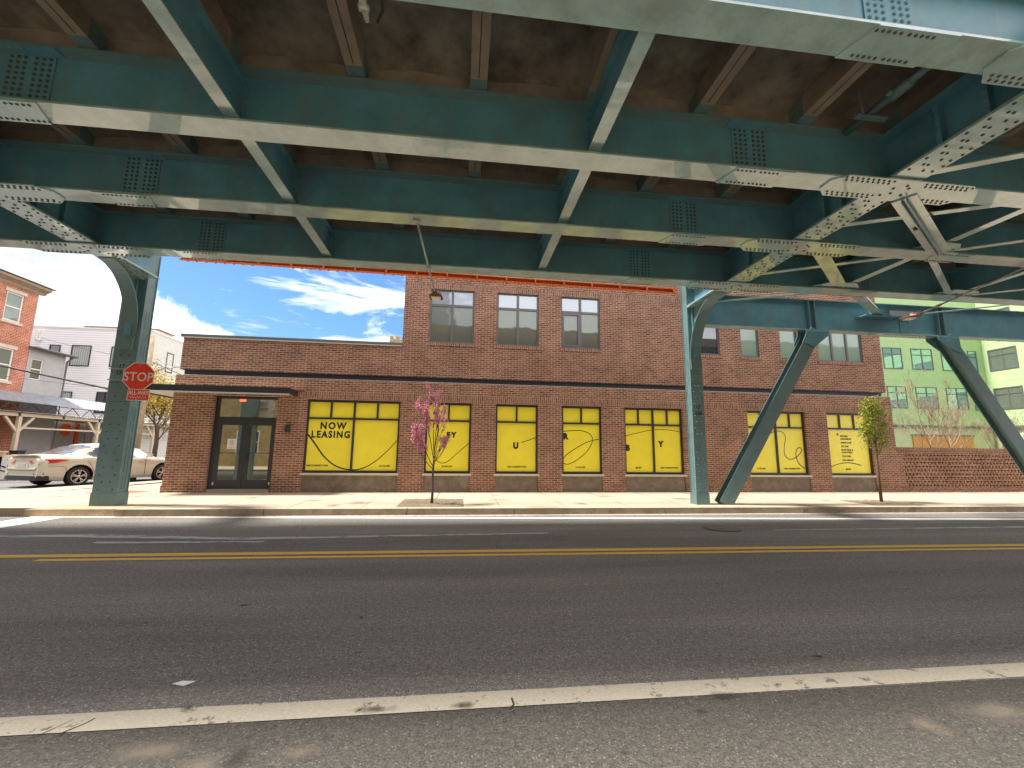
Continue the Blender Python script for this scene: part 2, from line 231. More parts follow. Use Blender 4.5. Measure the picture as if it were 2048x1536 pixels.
TEAL = (0.098, 0.265, 0.335); TEAL_LIT = (0.32, 0.49, 0.50)  # second tone: the teal with reflected pavement light mixed into the colour
mt = {
 'teal': mat('teal_paint', TEAL, 0.42, 0, 0.5, var=0.22, vscale=1.6, dirt=(0.15, 0.20, 0.19), dscale=2.2, damt=0.65, dstretch=(2.6, 2.6, 0.35)),
 'tealcol': mat('teal_column_paint', (0.130, 0.225, 0.235), 0.45, 0, 0.5, var=0.10, vscale=2.0, dirt=(0.10, 0.13, 0.12), dscale=2.2, damt=0.5),
 'teallit': mat('bounce_lit_teal_paint', TEAL_LIT, 0.26, 0, 1.0, var=0.20, vscale=2.2, dirt=(0.24, 0.30, 0.27), dscale=2.8, damt=0.75, coat=1.0),  # same teal paint, lightened to carry light bounced up from the pavement
 'rivetshade': mat('shaded_rivet_paint', (0.05, 0.07, 0.07), 0.5),  # rivet heads darkened; the shadow round each dome is in this colour
 'deck': deck_mat('rusted_deck'),
 'holeshade': mat('hole_shade_sheet', (0.045, 0.020, 0.016), 0.9),  # near-black colour stands in for shade inside the screen wall holes
 'ply2': mat('weathered_board', (0.24, 0.20, 0.165), 0.7, 0, 0.3, var=0.3, vscale=2.0),
 'rib': mat('brown_timber', (0.29, 0.24, 0.19), 0.7, 0, 0.3, var=0.2, vscale=3.0),
 'brick': brick_mat('brown_brick', (0.150, 0.072, 0.045), (0.285, 0.145, 0.090), (0.58, 0.385, 0.295), ms=0.0150, var=0.26, stain=(0.34, 0.16, 0.08)),
 'soldier': brick_mat('soldier_brick', (0.18, 0.094, 0.062), (0.31, 0.17, 0.11), (0.52, 0.37, 0.29), bw=0.23, rh=0.0677, ms=0.012, vertical=True, var=0.18),
 'redbrick': brick_mat('red_brick', (0.36, 0.095, 0.045), (0.48, 0.16, 0.075), (0.62, 0.45, 0.36), bw=0.25, rh=0.085, ms=0.018, var=0.35, stain=(0.13, 0.07, 0.05)),
 'dark': mat('dark_frame_metal', (0.045, 0.047, 0.055), 0.4, 0.3, 0.5),
 'greyframe': mat('grey_window_frame', (0.15, 0.145, 0.16), 0.45, 0.2),
 'belt': mat('dark_steel_channel', (0.020, 0.021, 0.028), 0.55),
 'coping': mat('grey_coping_metal', (0.16, 0.165, 0.17), 0.45, 0.3),
 'coplight': mat('bright_drip_edge', (0.62, 0.62, 0.60), 0.5),
 'stone': mat('limestone_sill', (0.62, 0.55, 0.45), 0.8, var=0.1, vscale=8),
 'panel': mat('brown_tile_base', (0.20, 0.155, 0.115), 0.7, var=0.18, vscale=5, dirt=(0.40, 0.34, 0.28), dscale=3, damt=0.5),
 'yellow': mat('yellow_window_film', (0.97, 0.83, 0.05), 0.30, 0, 0.5, var=0.05, vscale=2.5, bump=0.12, bscale=1.6, coat=0.25),
 'ink': mat('black_lettering', (0.015, 0.012, 0.012), 0.5),
 'glassup': glass_mat('blind_behind_glass', (0.13, 0.15, 0.115), 0.10, 0.04, (0.9, 1, 0.95), wav=0.15),
 'glassgr': glass_mat('pale_blind_behind_glass', (0.25, 0.36, 0.27), 0.08, 0.04, wav=0.15),
 'glasstop': glass_mat('clear_upper_light', (0.16, 0.22, 0.25), 0.25, 0.04, wav=0.2),
 'glassdk': glass_mat('dark_glass', (0.03, 0.035, 0.04), 0.16, 0.03),
 'glassdoor': glass_mat('door_glass', (0.055, 0.05, 0.02), 0.40, 0.02, (0.85, 0.9, 0.85)),
 'glasscurt': glass_mat('curtained_glass', (0.42, 0.50, 0.46), 0.15, 0.05, stripes=(2.2, 'X')),
 'glassteal': glass_mat('teal_glass', (0.19, 0.38, 0.35), 0.35, 0.04, (0.75, 1, 0.95)),
 'asphalt': asphalt_mat('asphalt', (0.158, 0.147, 0.132), (0.55, 0.52, 0.47)),
 'asphalt2': asphalt_mat('side_street_asphalt', (0.13, 0.125, 0.12), amt=0.7),
 'patch': asphalt_mat('older_asphalt', (0.064, 0.058, 0.050), amt=0.42),
 'white_line': worn_mat('thermoplastic_white', (0.36, 0.325, 0.255), None, 0.57, 6.0, 0.05),
 'white_thin': worn_mat('white_road_paint', (0.75, 0.73, 0.68), None, 0.75, 9.0),
 'yel_line': worn_mat('yellow_road_paint', (0.64, 0.39, 0.06), None, 0.615, 12.0, 0.05),
 'ghost': worn_mat('faded_road_paint', (0.36, 0.37, 0.37), None, 0.50, 3.0, 0.12, (0.5, 3, 1)),
 'concrete': mat('sidewalk_concrete', (0.40, 0.335, 0.25), 0.85, 0, 0.3, var=0.07, vscale=0.8, dirt=(0.45, 0.37, 0.28), dscale=1.3, damt=0.5, bump=0.15, bscale=90),
 'joint': mat('joint_dark', (0.10, 0.08, 0.06), 0.9),
 'curb': mat('curb_concrete', (0.33, 0.27, 0.20), 0.85, 0, 0.3, var=0.2, vscale=4, dirt=(0.12, 0.09, 0.065), dscale=3, damt=0.7),
 'pad': mat('rough_pad_concrete', (0.38, 0.28, 0.18), 0.9, var=0.25, vscale=6, bump=0.5, bscale=20),
 'soil': mat('tree_pit_soil', (0.17, 0.13, 0.085), 0.95, var=0.6, vscale=25, bump=0.8, bscale=60),
 'gutter': mat('gutter_grit', (0.36, 0.32, 0.27), 0.9, var=0.4, vscale=12),
 'orange': mat('orange_paint', (0.70, 0.16, 0.025), 0.5, var=0.12, vscale=5),
 'galv': mat('galvanised_steel', (0.36, 0.37, 0.36), 0.45, 0.5, var=0.15, vscale=12),
 'black': mat('black_rubber', (0.015, 0.015, 0.016), 0.6),
 'lens': mat('lamp_lens', (0.75, 0.72, 0.6), 0.3),
 'brownlamp': mat('bronze_lamp_body', (0.09, 0.045, 0.03), 0.45, 0.3),
 'signred': mat('sign_red', (0.85, 0.030, 0.012), 0.4, coat=0.2, dirt=(0.70, 0.07, 0.05), dscale=9, damt=0.4),
 'signwhite': mat('sign_white', (0.80, 0.74, 0.66), 0.45),
 'signyellow': mat('sign_yellow', (0.78, 0.62, 0.02), 0.5),
 'bark': mat('bark', (0.10, 0.07, 0.05), 0.9, var=0.35, vscale=20),
 'bark2': mat('reddish_bark', (0.15, 0.095, 0.06), 0.9, var=0.35, vscale=20),
 'barkb': mat('bare_branch_bark', (0.34, 0.25, 0.17), 0.9, var=0.3, vscale=10),
 'pink': mat('pink_blossom', (0.76, 0.34, 0.45), 0.7), 'pink2': mat('deep_pink_blossom', (0.42, 0.10, 0.20), 0.7),
 'leaf': mat('spring_leaf', (0.24, 0.29, 0.025), 0.5, spec=0.4), 'leaf2': mat('bright_spring_leaf', (0.46, 0.46, 0.04), 0.5), 'leaf3': mat('dark_leaf', (0.10, 0.14, 0.02), 0.6),  # third leaf tone is a darker green, mixed in at random
 'yleaf': mat('yellow_leaf', (0.60, 0.42, 0.04), 0.6), 'yleaf2': mat('olive_leaf', (0.30, 0.27, 0.03), 0.6),
 'stucco': mat('grey_stucco', (0.42, 0.41, 0.40), 0.9, var=0.08, vscale=3, dirt=(0.30, 0.29, 0.28), dscale=1, damt=0.5),
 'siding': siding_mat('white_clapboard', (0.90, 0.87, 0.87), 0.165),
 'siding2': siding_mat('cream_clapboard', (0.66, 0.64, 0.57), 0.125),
 'roofdk': mat('dark_eaves', (0.12, 0.12, 0.12), 0.6), 'cornice': mat('painted_cornice', (0.33, 0.24, 0.16), 0.7, var=0.2, vscale=5),
 'white': mat('white_trim', (0.78, 0.76, 0.72), 0.6), 'lintel': mat('stone_lintel', (0.58, 0.50, 0.40), 0.8, var=0.15, vscale=6),
 'corr': mat('corrugated_metal', (0.42, 0.43, 0.46), 0.35, 0.6, var=0.2, vscale=3),
 'wood': mat('cream_timber', (0.66, 0.56, 0.40), 0.75, var=0.1, vscale=6), 'ply': mat('plywood', (0.60, 0.40, 0.22), 0.8, var=0.12, vscale=3),
 'polewood': mat('pole_wood', (0.36, 0.29, 0.20), 0.9, var=0.25, vscale=6),
 'green': mat('lime_stucco', (0.44, 0.64, 0.32), 0.9, var=0.05, vscale=3, dirt=(0.60, 0.68, 0.30), dscale=0.7, damt=0.5),
 'green2': mat('pale_lime_base', (0.58, 0.66, 0.38), 0.9, var=0.08, vscale=2), 'orangepanel': mat('orange_timber_panel', (0.68, 0.32, 0.08), 0.7, var=0.15, vscale=2),
 'car': mat('champagne_car_paint', (0.60, 0.555, 0.44), 0.34, 0.15, 0.5, coat=0.4), 'carblack': mat('black_car_plastic', (0.02, 0.02, 0.022), 0.5),
 'carglass': glass_mat('car_glass', (0.02, 0.025, 0.025), 0.0, 0.03), 'tail': mat('red_tail_lens', (0.55, 0.012, 0.01), 0.15, coat=0.7), 'chrome': mat('alloy', (0.62, 0.60, 0.56), 0.25, 0.8),
 'tyre': mat('tyre_rubber', (0.022, 0.021, 0.02), 0.8), 'plate': mat('number_plate', (0.45, 0.46, 0.44), 0.5), 'reflector': mat('red_reflector', (0.30, 0.02, 0.02), 0.3),
 'exitred': mat('red_lit_sign', (0.6, 0.02, 0.01), 0.5, emit=(1, 0.05, 0.02), estr=1.6),
 'paper': mat('paper_notice', (0.75, 0.75, 0.70), 0.8), 'mural_red': mat('mural_red', (0.75, 0.12, 0.03), 0.8), 'mural_green': mat('mural_green', (0.10, 0.35, 0.03), 0.8), 'mural_tan': mat('mural_ochre', (0.55, 0.32, 0.10), 0.8),
 'copper': mat('copper_flashing', (0.42, 0.15, 0.07), 0.45, 0.3), 'soffit': mat('pale_soffit', (0.52, 0.52, 0.46), 0.6), 'tanbrick': brick_mat('tan_brick', (0.34, 0.24, 0.10), (0.42, 0.30, 0.13), (0.5, 0.42, 0.3)),
 'mortar': mat('control_joint', (0.50, 0.30, 0.20), 0.9), 'rust': mat('rust_red_grate', (0.30, 0.11, 0.07), 0.8, var=0.3, vscale=30), 'grime': mat('crack_line', (0.02, 0.035, 0.04), 0.9), 'parapet': mat('parapet_membrane', (0.3, 0.3, 0.3), 0.9),
}

# ---------------------------------------------------------------- mesh builder
class MB:
    def __init__(s): s.v = []; s.f = []; s.m = []; s.ms = []; s.sm = []
    def mi(s, m):
        if m not in s.ms: s.ms.append(m)
        return s.ms.index(m)
    def face(s, pts, m, sm=False):
        b = len(s.v); s.v += [tuple(p) for p in pts]; s.f.append(tuple(range(b, b+len(pts)))); s.m.append(s.mi(m)); s.sm.append(sm)
    def raw(s, vs, fs, m, sm=False):
        b = len(s.v); s.v += [tuple(p) for p in vs]; k = s.mi(m)
        for f in fs: s.f.append(tuple(b+i for i in f)); s.m.append(k); s.sm.append(sm)
        return s
    def box(s, x0, x1, y0, y1, z0, z1, m):
        if x0 > x1: x0, x1 = x1, x0
        if y0 > y1: y0, y1 = y1, y0
        if z0 > z1: z0, z1 = z1, z0
        vs = [(x0,y0,z0),(x1,y0,z0),(x1,y1,z0),(x0,y1,z0),(x0,y0,z1),(x1,y0,z1),(x1,y1,z1),(x0,y1,z1)]
        return s.raw(vs, [(0,3,2,1),(4,5,6,7),(0,1,5,4),(1,2,6,5),(2,3,7,6),(3,0,4,7)], m)
    def prism(s, poly, a, b, m, axis='z'):      # polygon in 2D extruded from a to b along axis
        n = len(poly)
        def P(u, v, w): return {'z': (u, v, w), 'y': (u, w, v), 'x': (w, u, v)}[axis]
        vs = [P(u, v, a) for u, v in poly]+[P(u, v, b) for u, v in poly]
        fs = [tuple(range(n-1, -1, -1)), tuple(range(n, 2*n))]+[(i, (i+1) % n, n+(i+1) % n, n+i) for i in range(n)]
        return s.raw(vs, fs, m)
    def tube(s, pts, r, m, n=8, caps=True):
        pts = [Vector(p) for p in pts]; k = len(pts); rs = r if isinstance(r, (list, tuple)) else [r]*k
        vs = []; ref = None
        for i, p in enumerate(pts):
            d = (pts[min(i+1, k-1)]-pts[max(i-1, 0)])
            if d.length < 1e-9: d = Vector((0, 0, 1))
            d.normalize()
            if ref is None: ref = Vector((0, 0, 1)) if abs(d.z) < 0.9 else Vector((1, 0, 0))
            a = d.cross(ref).normalized(); b = d.cross(a); ref = -b if False else ref
            for j in range(n):
                t = 2*math.pi*j/n; vs.append(p+(a*math.cos(t)+b*math.sin(t))*rs[i])
        fs = [(i*n+j, i*n+(j+1) % n, (i+1)*n+(j+1) % n, (i+1)*n+j) for i in range(k-1) for j in range(n)]
        if caps: fs += [tuple(range(n-1, -1, -1)), tuple(range((k-1)*n, k*n))]
        return s.raw(vs, fs, m, True)
    def bar(s, p0, p1, w, h, m, upv=(0, 0, 1)):   # rectangular bar, w across, h along upv
        p0, p1 = Vector(p0), Vector(p1); d = (p1-p0).normalized(); a = d.cross(Vector(upv)).normalized(); b = a.cross(d)
        vs = []
        for p in (p0, p1):
            for sx, sy in ((-1, -1), (1, -1), (1, 1), (-1, 1)): vs.append(p+a*(w/2*sx)+b*(h/2*sy))
        return s.raw(vs, [(0,1,2,3),(7,6,5,4),(0,4,5,1),(1,5,6,2),(2,6,7,3),(3,7,4,0)], m)
    def rivet(s, c, nrm, r, m, seg=7):
        c = Vector(c); n = Vector(nrm).normalized(); a = n.orthogonal().normalized(); b = n.cross(a); vs = []
        for (rr, hh) in ((1.0, -0.05), (0.85, 0.5)):
            for j in range(seg):
                t = 2*math.pi*j/seg; vs.append(c+(a*math.cos(t)+b*math.sin(t))*r*rr+n*r*hh)
        vs.append(c+n*r*0.8); k = 2*seg
        fs = [(j, (j+1) % seg, seg+(j+1) % seg, seg+j) for j in range(seg)]+[(seg+j, seg+(j+1) % seg, k) for j in range(seg)]
        return s.raw(vs, fs, m, True)
    def build(s, name, parent=None, label=None, cat=None, group=None, kind=None):
        me = bpy.data.meshes.new(name); me.from_pydata(s.v, [], s.f)
        for m in s.ms: me.materials.append(mt[m] if isinstance(m, str) else m)
        me.polygons.foreach_set('material_index', s.m); me.polygons.foreach_set('use_smooth', s.sm); me.update()
        o = bpy.data.objects.new(name, me); scene.collection.objects.link(o)
        if parent: o.parent = parent
        return tag(o, label, cat, group, kind)
def tag(o, label=None, cat=None, group=None, kind=None):
    for k, v in (('label', label), ('category', cat), ('group', group), ('kind', kind)):
        if v: o[k] = v
    return o
def empty(name, loc=(0, 0, 0), rz=0, label=None, cat=None, group=None):
    o = bpy.data.objects.new(name, None); scene.collection.objects.link(o); o.location = loc; o.rotation_euler = (0, 0, rz); o.empty_display_size = 0.2
    return tag(o, label, cat, group)
def text(name, body, size, loc, parent, m='ink', rot=(R(90), 0, 0), bold=0.0, spacing=1.0, align='LEFT', shear=0, xs=1.0, ext=0.001):
    c = bpy.data.curves.new(name, 'FONT'); c.body = body; c.size = size; c.extrude = ext; c.offset = bold; c.space_character = spacing; c.align_x = align; c.shear = shear; c.resolution_u = 3
    t = bpy.data.objects.new(name, c); scene.collection.objects.link(t)
    bpy.context.view_layer.update()
    me = bpy.data.meshes.new_from_object(t); me.name = name
    scene.collection.objects.unlink(t); bpy.data.objects.remove(t)
    o = bpy.data.objects.new(name, me); scene.collection.objects.link(o); me.materials.clear(); me.materials.append(mt[m])
    o.location = loc; o.rotation_euler = rot; o.scale = (xs, 1, 1)
    if parent: o.parent = parent
    return o
def wall_face(mb, xs0, xs1, z0, z1, y, holes, m, depth=0.14, reveal=None):
    """brick face in the plane y with rectangular openings (u0,u1,v0,v1) and their reveals"""
    xs = sorted({xs0, xs1}|{h[0] for h in holes}|{h[1] for h in holes}); zs = sorted({z0, z1}|{max(z0, h[2]) for h in holes}|{min(z1, h[3]) for h in holes})
    for i in range(len(xs)-1):
        for j in range(len(zs)-1):
            cx, cz = (xs[i]+xs[i+1])/2, (zs[j]+zs[j+1])/2
            if any(h[0] < cx < h[1] and h[2] < cz < h[3] for h in holes): continue
            mb.face([(xs[i], y, zs[j]), (xs[i+1], y, zs[j]), (xs[i+1], y, zs[j+1]), (xs[i], y, zs[j+1])], m)
    for a, b, c, d in holes:
        c = max(c, z0); d = min(d, z1); r = reveal or m
        mb.face([(a, y, c), (a, y, d), (a, y+depth, d), (a, y+depth, c)], r); mb.face([(b, y, c), (b, y+depth, c), (b, y+depth, d), (b, y, d)], r)
        mb.face([(a, y, d), (b, y, d), (b, y+depth, d), (a, y+depth, d)], r); mb.face([(a, y, c), (a, y+depth, c), (b, y+depth, c), (b, y, c)], r)
def copy_tree(o, parent=None):
    c = o.copy(); scene.collection.objects.link(c)
    if parent: c.parent = parent
    for ch in o.children: copy_tree(ch, c)
    return c

# ================================================================ ground
g = MB(); g.box(-140, 160, -60, 220, -0.6, -0.03, 'patch'); g.build('ground', kind='structure')
g = MB(); g.box(-60, 70, 2.70, 10.12, -0.028, 0.0, 'asphalt'); g.build('road', kind='structure')
g = MB(); g.box(-60, 70, -0.6, 2.70, -0.028, -0.001, 'patch'); g.build('road_edge', kind='structure')
g = MB(); g.prism([(-60, 10.12), (-10.2, 10.12), (-11.9, 12.6), (-13.1, 14.2), (-11.3, 18.6), (-8.6, 26), (-4, 60), (-60, 60)], -0.028, -0.001, 'asphalt2'); g.build('side_street', kind='structure')
g = MB()
# sidewalk slab: from the kerb to the facade and round the corner
g.prism([(-10.2, 10.40), (-7.05, 10.40), (-7.05, 10.22), (70, 10.22), (70, 15.2), (13, 15.2), (-8.4, 15.2), (-8.4, 30), (-6.9, 30), (-11.45, 18.6), (-13.05, 14.25), (-11.9, 12.6)], -0.02, 0.14, 'concrete')
g.build('sidewalk', kind='structure')
g = MB()
for k in range(-5, 30):    # panel joints
    x = -0.62+1.57*k-(0 if k != 1 else 0.0)
    w = 0.018 if k % 4 == 0 else 0.009
    if -6.9 < x < 40: g.box(x-w/2, x+w/2, 10.24, 14.2, 0.1405, 0.1435, 'joint')
g.box(-8.4, -8.385, 10.45, 18, 0.1405, 0.1435, 'joint'); g.box(-13, -7, 12.55, 12.565, 0.1405, 0.1435, 'joint'); g.box(-10.2, -10.19, 10.6, 17.5, 0.1405, 0.1435, 'joint')
g.build('sidewalk_joints', kind='structure')
g = MB()
seg = -7.05; rnd = random.Random(4)
while seg < 40:
    e = seg+rnd.choice((2.4, 2.9, 3.0, 3.6)); g.box(seg+0.008, e-0.008, 10.06, 10.219, -0.02, 0.142, 'curb'); g.box(seg+0.008, e-0.008, 10.075, 10.219, 0.142, 0.146, 'concrete'); seg = e
g.build('curb', kind='structure')
g = MB(); g.box(-7.0, 40, 9.90, 10.06, -0.01, 0.006, 'gutter'); g.build('gutter', kind='structure')
g = MB(); g.prism([(-8.75, 10.1), (-7.1, 10.1), (-6.2, 11.0), (-7.4, 11.35), (-8.5, 11.2)], 0.0, 0.147, 'pad'); g.build('column_pad', kind='structure')
g = MB(); g.box(5.55, 7.4, 10.23, 11.2, 0.1405, 0.146, 'concrete'); g.build('footing_slab', kind='structure')
g = MB(); g.box(-60, 70, -8, -0.6, -0.02, 0.12, 'concrete'); g.build('near_sidewalk', kind='structure')
for i, (x0, x1, y0, y1) in enumerate([(-1.44, 0.10, 10.36, 11.98), (10.75, 12.3, 10.36, 11.5)]):
    g = MB(); rnd = random.Random(i); n = 14
    vs = []; fs = []
    for a in range(n+1):
        for b in range(n+1):
            e = 0 if a in (0, n) or b in (0, n) else rnd.uniform(0.0, 0.03)
            vs.append((x0+(x1-x0)*a/n, y0+(y1-y0)*b/n, 0.1445+e))
    fs = [(a*(n+1)+b, (a+1)*(n+1)+b, (a+1)*(n+1)+b+1, a*(n+1)+b+1) for a in range(n) for b in range(n)]
    g.raw(vs, fs, 'soil'); g.build('tree_pit', kind='structure')
# markings
def strip(name, pts, m, z=0.004):
    b = MB(); b.face([(x, y, z) for x, y in pts], m); return b.build(name, kind='structure')
strip('white_edge_line', [(-9, 2.655), (9, 2.735), (9, 2.90), (-9, 2.825)], 'white_line', 0.003)
strip('white_thin_line', [(-8.0, 10.02), (-6.7, 9.93), (13, 8.86), (13.2, 9.03), (-6.8, 10.1), (-8.0, 10.1)], 'white_thin', 0.004)
strip('white_thin_line', [(13, 8.86), (40, 7.4), (40, 7.6), (13.2, 9.03)], 'white_thin', 0.004)
strip('yellow_centre_line', [(-5.3, 6.33), (30, 5.80), (30, 5.93), (-5.3, 6.44)], 'yel_line', 0.004)
strip('yellow_centre_line', [(-14, 6.66), (30, 6.05), (30, 6.20), (-14, 6.82)], 'yel_line', 0.004)
strip('crosswalk_line', [(-8.64, 3.2), (-8.0, 3.2), (-7.93, 10.05), (-8.0, 10.12), (-8.60, 10.12)], 'white_thin', 0.005)
strip('faded_lane_mark', [(-12, 7.78), (-6.3, 7.92), (-3.5, 7.55), (1.6, 7.8), (1.6, 7.9), (-3.5, 7.72), (-6.0, 8.12), (-12, 8.0)], 'ghost', 0.004)
strip('faded_lane_mark', [(-5.45, 7.38), (-3.0, 7.33), (-3.0, 7.43), (-5.45, 7.52)], 'ghost', 0.004)
strip('faded_lane_mark', [(6.0, 7.88), (14, 7.95), (14, 8.12), (6.0, 7.96)], 'ghost', 0.004)
#strip('road_scuff', [(3.78, 3.72), (4.2, 3.42), (4.15, 3.37), (3.80, 3.62)], 'ghost', 0.004)
strip('road_scuff', [(2.75, 1.95), (3.3, 2.25), (3.1, 1.8)], 'ghost', 0.003)
b = MB(); b.box(-8.2, -6.2, 13.0, 14.2, 0.1405, 0.1455, 'concrete'); 
g = MB()
th = [i*math.pi/12 for i in range(24)]
g.prism([(5.05+0.34*math.cos(t), 8.12+0.34*math.sin(t)) for t in th], 0.0, 0.006, 'carblack'); g.prism([(5.05+0.29*math.cos(t), 8.12+0.29*math.sin(t)) for t in th], 0.006, 0.010, 'asphalt2')
g.build('manhole_cover', label='round iron manhole cover set in the asphalt near the far lane', cat='manhole cover')
g = MB(); g.prism([(-9.5, 13.2), (-8.9, 13.9), (-9.7, 14.3), (-10.4, 13.6)], 0.141, 0.147, 'rust'); g.build('tactile_plate', label='rust red tactile paving plate in the corner sidewalk', cat='paving plate')
def crack(pts, w, m, seed, z=0.0045, nm='road_crack'):
    r_ = random.Random(seed); g = MB(); P = []
    for (xa, ya), (xb, yb) in zip(pts[:-1], pts[1:]):
        n_ = max(2, int(math.hypot(xb-xa, yb-ya)/0.06))
        for i in range(n_): t = i/n_; P.append((xa+(xb-xa)*t+r_.uniform(-0.02, 0.02), ya+(yb-ya)*t+r_.uniform(-0.02, 0.02)))
    for (xa, ya), (xb, yb) in zip(P[:-1], P[1:]):
        d_ = math.hypot(xb-xa, yb-ya) or 1; nx_, ny_ = -(yb-ya)/d_, (xb-xa)/d_; k = w*r_.uniform(0.3, 1.2)/2
        g.face([(xa-nx_*k, ya-ny_*k, z), (xb-nx_*k, yb-ny_*k, z), (xb+nx_*k, yb+ny_*k, z), (xa+nx_*k, ya+ny_*k, z)], m)
    g.build(nm, kind='structure')
mt['crackdark'] = mat('crack_dark', (0.03, 0.028, 0.026), 0.9); mt['smudge'] = worn_mat('pale_cement_smudge', (0.27, 0.225, 0.165), None, 0.47, 3.0, 0.14); mt['oil'] = worn_mat('oil_stain', (0.045, 0.042, 0.038), None, 0.50, 5.0, 0.10)
crack([(0.33, 2.66), (0.345, 2.84)], 0.012, 'crackdark', 1); crack([(-1.98, 2.64), (-1.93, 2.75), (-1.9, 2.86)], 0.010, 'crackdark', 2); crack([(-2.12, 2.64), (-2.02, 2.72), (-2.0, 2.86)], 0.007, 'crackdark', 6)
#crack([(-14, 5.02), (2, 4.90), (16, 4.78)], 0.018, 'crackdark', 3, 0.0025); crack([(0.15, 2.86), (0.3, 3.7), (0.2, 4.9)], 0.006, 'crackdark', 5, 0.0025)
#crack([(-14, 8.42), (20, 8.30)], 0.015, 'crackdark', 4, 0.0025)
rnd_s = random.Random(31)
def soft_mat(name, base, edge=0.35, scale=5.0):
    m = bpy.data.materials.new(name); m.use_nodes = True
    nt = m.node_tree; N = nt.nodes; L = nt.links; p = N['Principled BSDF']
    t = N.new('ShaderNodeTexCoord'); geo = N.new('ShaderNodeNewGeometry'); ln = N.new('ShaderNodeVectorMath'); ln.operation = 'LENGTH'; L.new(t.outputs['Object'], ln.inputs[0])
    n = N.new('ShaderNodeTexNoise'); n.inputs['Scale'].default_value = scale; n.inputs['Detail'].default_value = 10; n.inputs['Roughness'].default_value = 0.8; L.new(geo.outputs['Position'], n.inputs['Vector'])
    a1 = N.new('ShaderNodeMath'); a1.operation = 'MULTIPLY_ADD'; L.new(n.outputs[0], a1.inputs[0]); a1.inputs[1].default_value = 2.0; a1.inputs[2].default_value = -0.55
    a2 = N.new('ShaderNodeMath'); a2.operation = 'SUBTRACT'; L.new(a1.outputs[0], a2.inputs[0]); L.new(ln.outputs['Value'], a2.inputs[1])
    r = N.new('ShaderNodeMapRange'); r.inputs[1].default_value = -edge; r.inputs[2].default_value = edge; r.inputs[4].default_value = 0.65; L.new(a2.outputs[0], r.inputs[0])
    p.inputs['Base Color'].default_value = (*base, 1); p.inputs['Roughness'].default_value = 0.85
    tr = N.new('ShaderNodeBsdfTransparent'); x = N.new('ShaderNodeMixShader'); L.new(r.outputs[0], x.inputs[0]); L.new(tr.outputs[0], x.inputs[1]); L.new(p.outputs[0], x.inputs[2]); L.new(x.outputs[0], N['Material Output'].inputs[0])
    return m
mt['smudge'] = soft_mat('pale_cement_smudge', (0.17, 0.145, 0.115)); mt['oil'] = soft_mat('oil_stain', (0.035, 0.033, 0.030)); mt['stain'] = soft_mat('pavement_stain', (0.26, 0.20, 0.14), 0.5, 3.0)
def blot(x, y, rx, ry, m, seed, z=0.003):
    g = MB(); n_ = 20; g.face([(math.cos(6.283*i/n_)*1.15, math.sin(6.283*i/n_)*1.15, 0) for i in range(n_)], m); o = g.build('road_stain', kind='structure'); o.location = (x, y, z); o.scale = (rx*1.3, ry*1.3, 1)
blot(-1.45, 2.50, 0.22, 0.09, 'smudge', 1); blot(-1.15, 2.36, 0.12, 0.10, 'smudge', 2); blot(-0.72, 2.42, 0.12, 0.07, 'smudge', 12); blot(2.55, 2.30, 0.10, 0.13, 'smudge', 3); blot(3.1, 2.38, 0.28, 0.12, 'smudge', 4); blot(3.7, 2.15, 0.3, 0.12, 'smudge', 13)
blot(-1.0, 2.42, 0.06, 0.10, 'oil', 5); blot(1.62, 2.68, 0.10, 0.05, 'oil', 6, 0.0042); blot(-0.45, 2.74, 0.12, 0.04, 'oil', 7, 0.0042); blot(0.05, 2.73, 0.07, 0.04, 'oil', 8, 0.0042); 
for i in range(26): blot(rnd_s.uniform(-3, 8), rnd_s.uniform(2.2, 8), rnd_s.uniform(0.015, 0.05), rnd_s.uniform(0.01, 0.035), 'oil', i)
for i in range(16): x_ = rnd_s.uniform(-6.5, 14); blot(x_, rnd_s.uniform(10.5, 13.6), rnd_s.uniform(0.1, 0.5), rnd_s.uniform(0.06, 0.3), 'stain', i, 0.1415+0.0001*i)
blot(2.6, 3.1, 0.05, 0.03, 'oil', 14); blot(1.4, 2.55, 0.04, 0.02, 'oil', 15)
rl = random.Random(9)
g = MB()
g.prism([(-1.72, 3.12), (-1.64, 3.09), (-1.60, 3.14), (-1.68, 3.15)], 0.004, 0.008, 'paper'); g.build('litter_scrap', label='small white paper scrap on the road left of the middle', cat='litter')

# ================================================================ elevated railway
ER = empty('elevated_railway', (0, 0, 0), 0, 'teal riveted steel elevated railway carried over the street on columns', 'elevated railway')
ZF = 5.32; WT = 6.05; SY = [3.14, 5.16, 7.0, 9.0]; FW = 0.345; GX = (-7.42, 6.2)
def gusset(x0, x1, y, zz, w, parent, wide=0.07):
    g = MB(); hw = w/2+wide; c = 0.17
    g.prism([(x0, y-0.10), (x0+c, y-hw), (x1-c, y-hw), (x1, y-0.10), (x1, y+0.10), (x1-c, y+hw), (x0+c, y+hw), (x0, y+0.10)], zz-0.022, zz-0.002, 'teallit')
    xc = (x0+x1)/2
    for sgn in (-1, 1):
        for row, yy in enumerate((-hw+0.045, -hw+0.10, hw-0.10, hw-0.045)):
            for k in range(10):
                x = xc+sgn*(0.26+0.083*k+(0.04 if row % 2 else 0)); 
                if abs(x-xc) < (x1-x0)/2-0.12: g.rivet((x, y+yy, zz-0.022), (0, 0, -1), 0.019, 'rivetshade', 6)
    for dx, dy in ((-0.12, -0.05), (0.1, -0.08), (-0.05, 0.06), (0.14, 0.08), (0.02, -0.13), (-0.16, 0.12)): g.rivet((xc+dx, y+dy, zz-0.022), (0, 0, -1), 0.022, 'rivetshade', 6)
    return g.build('gusset_plate', parent)
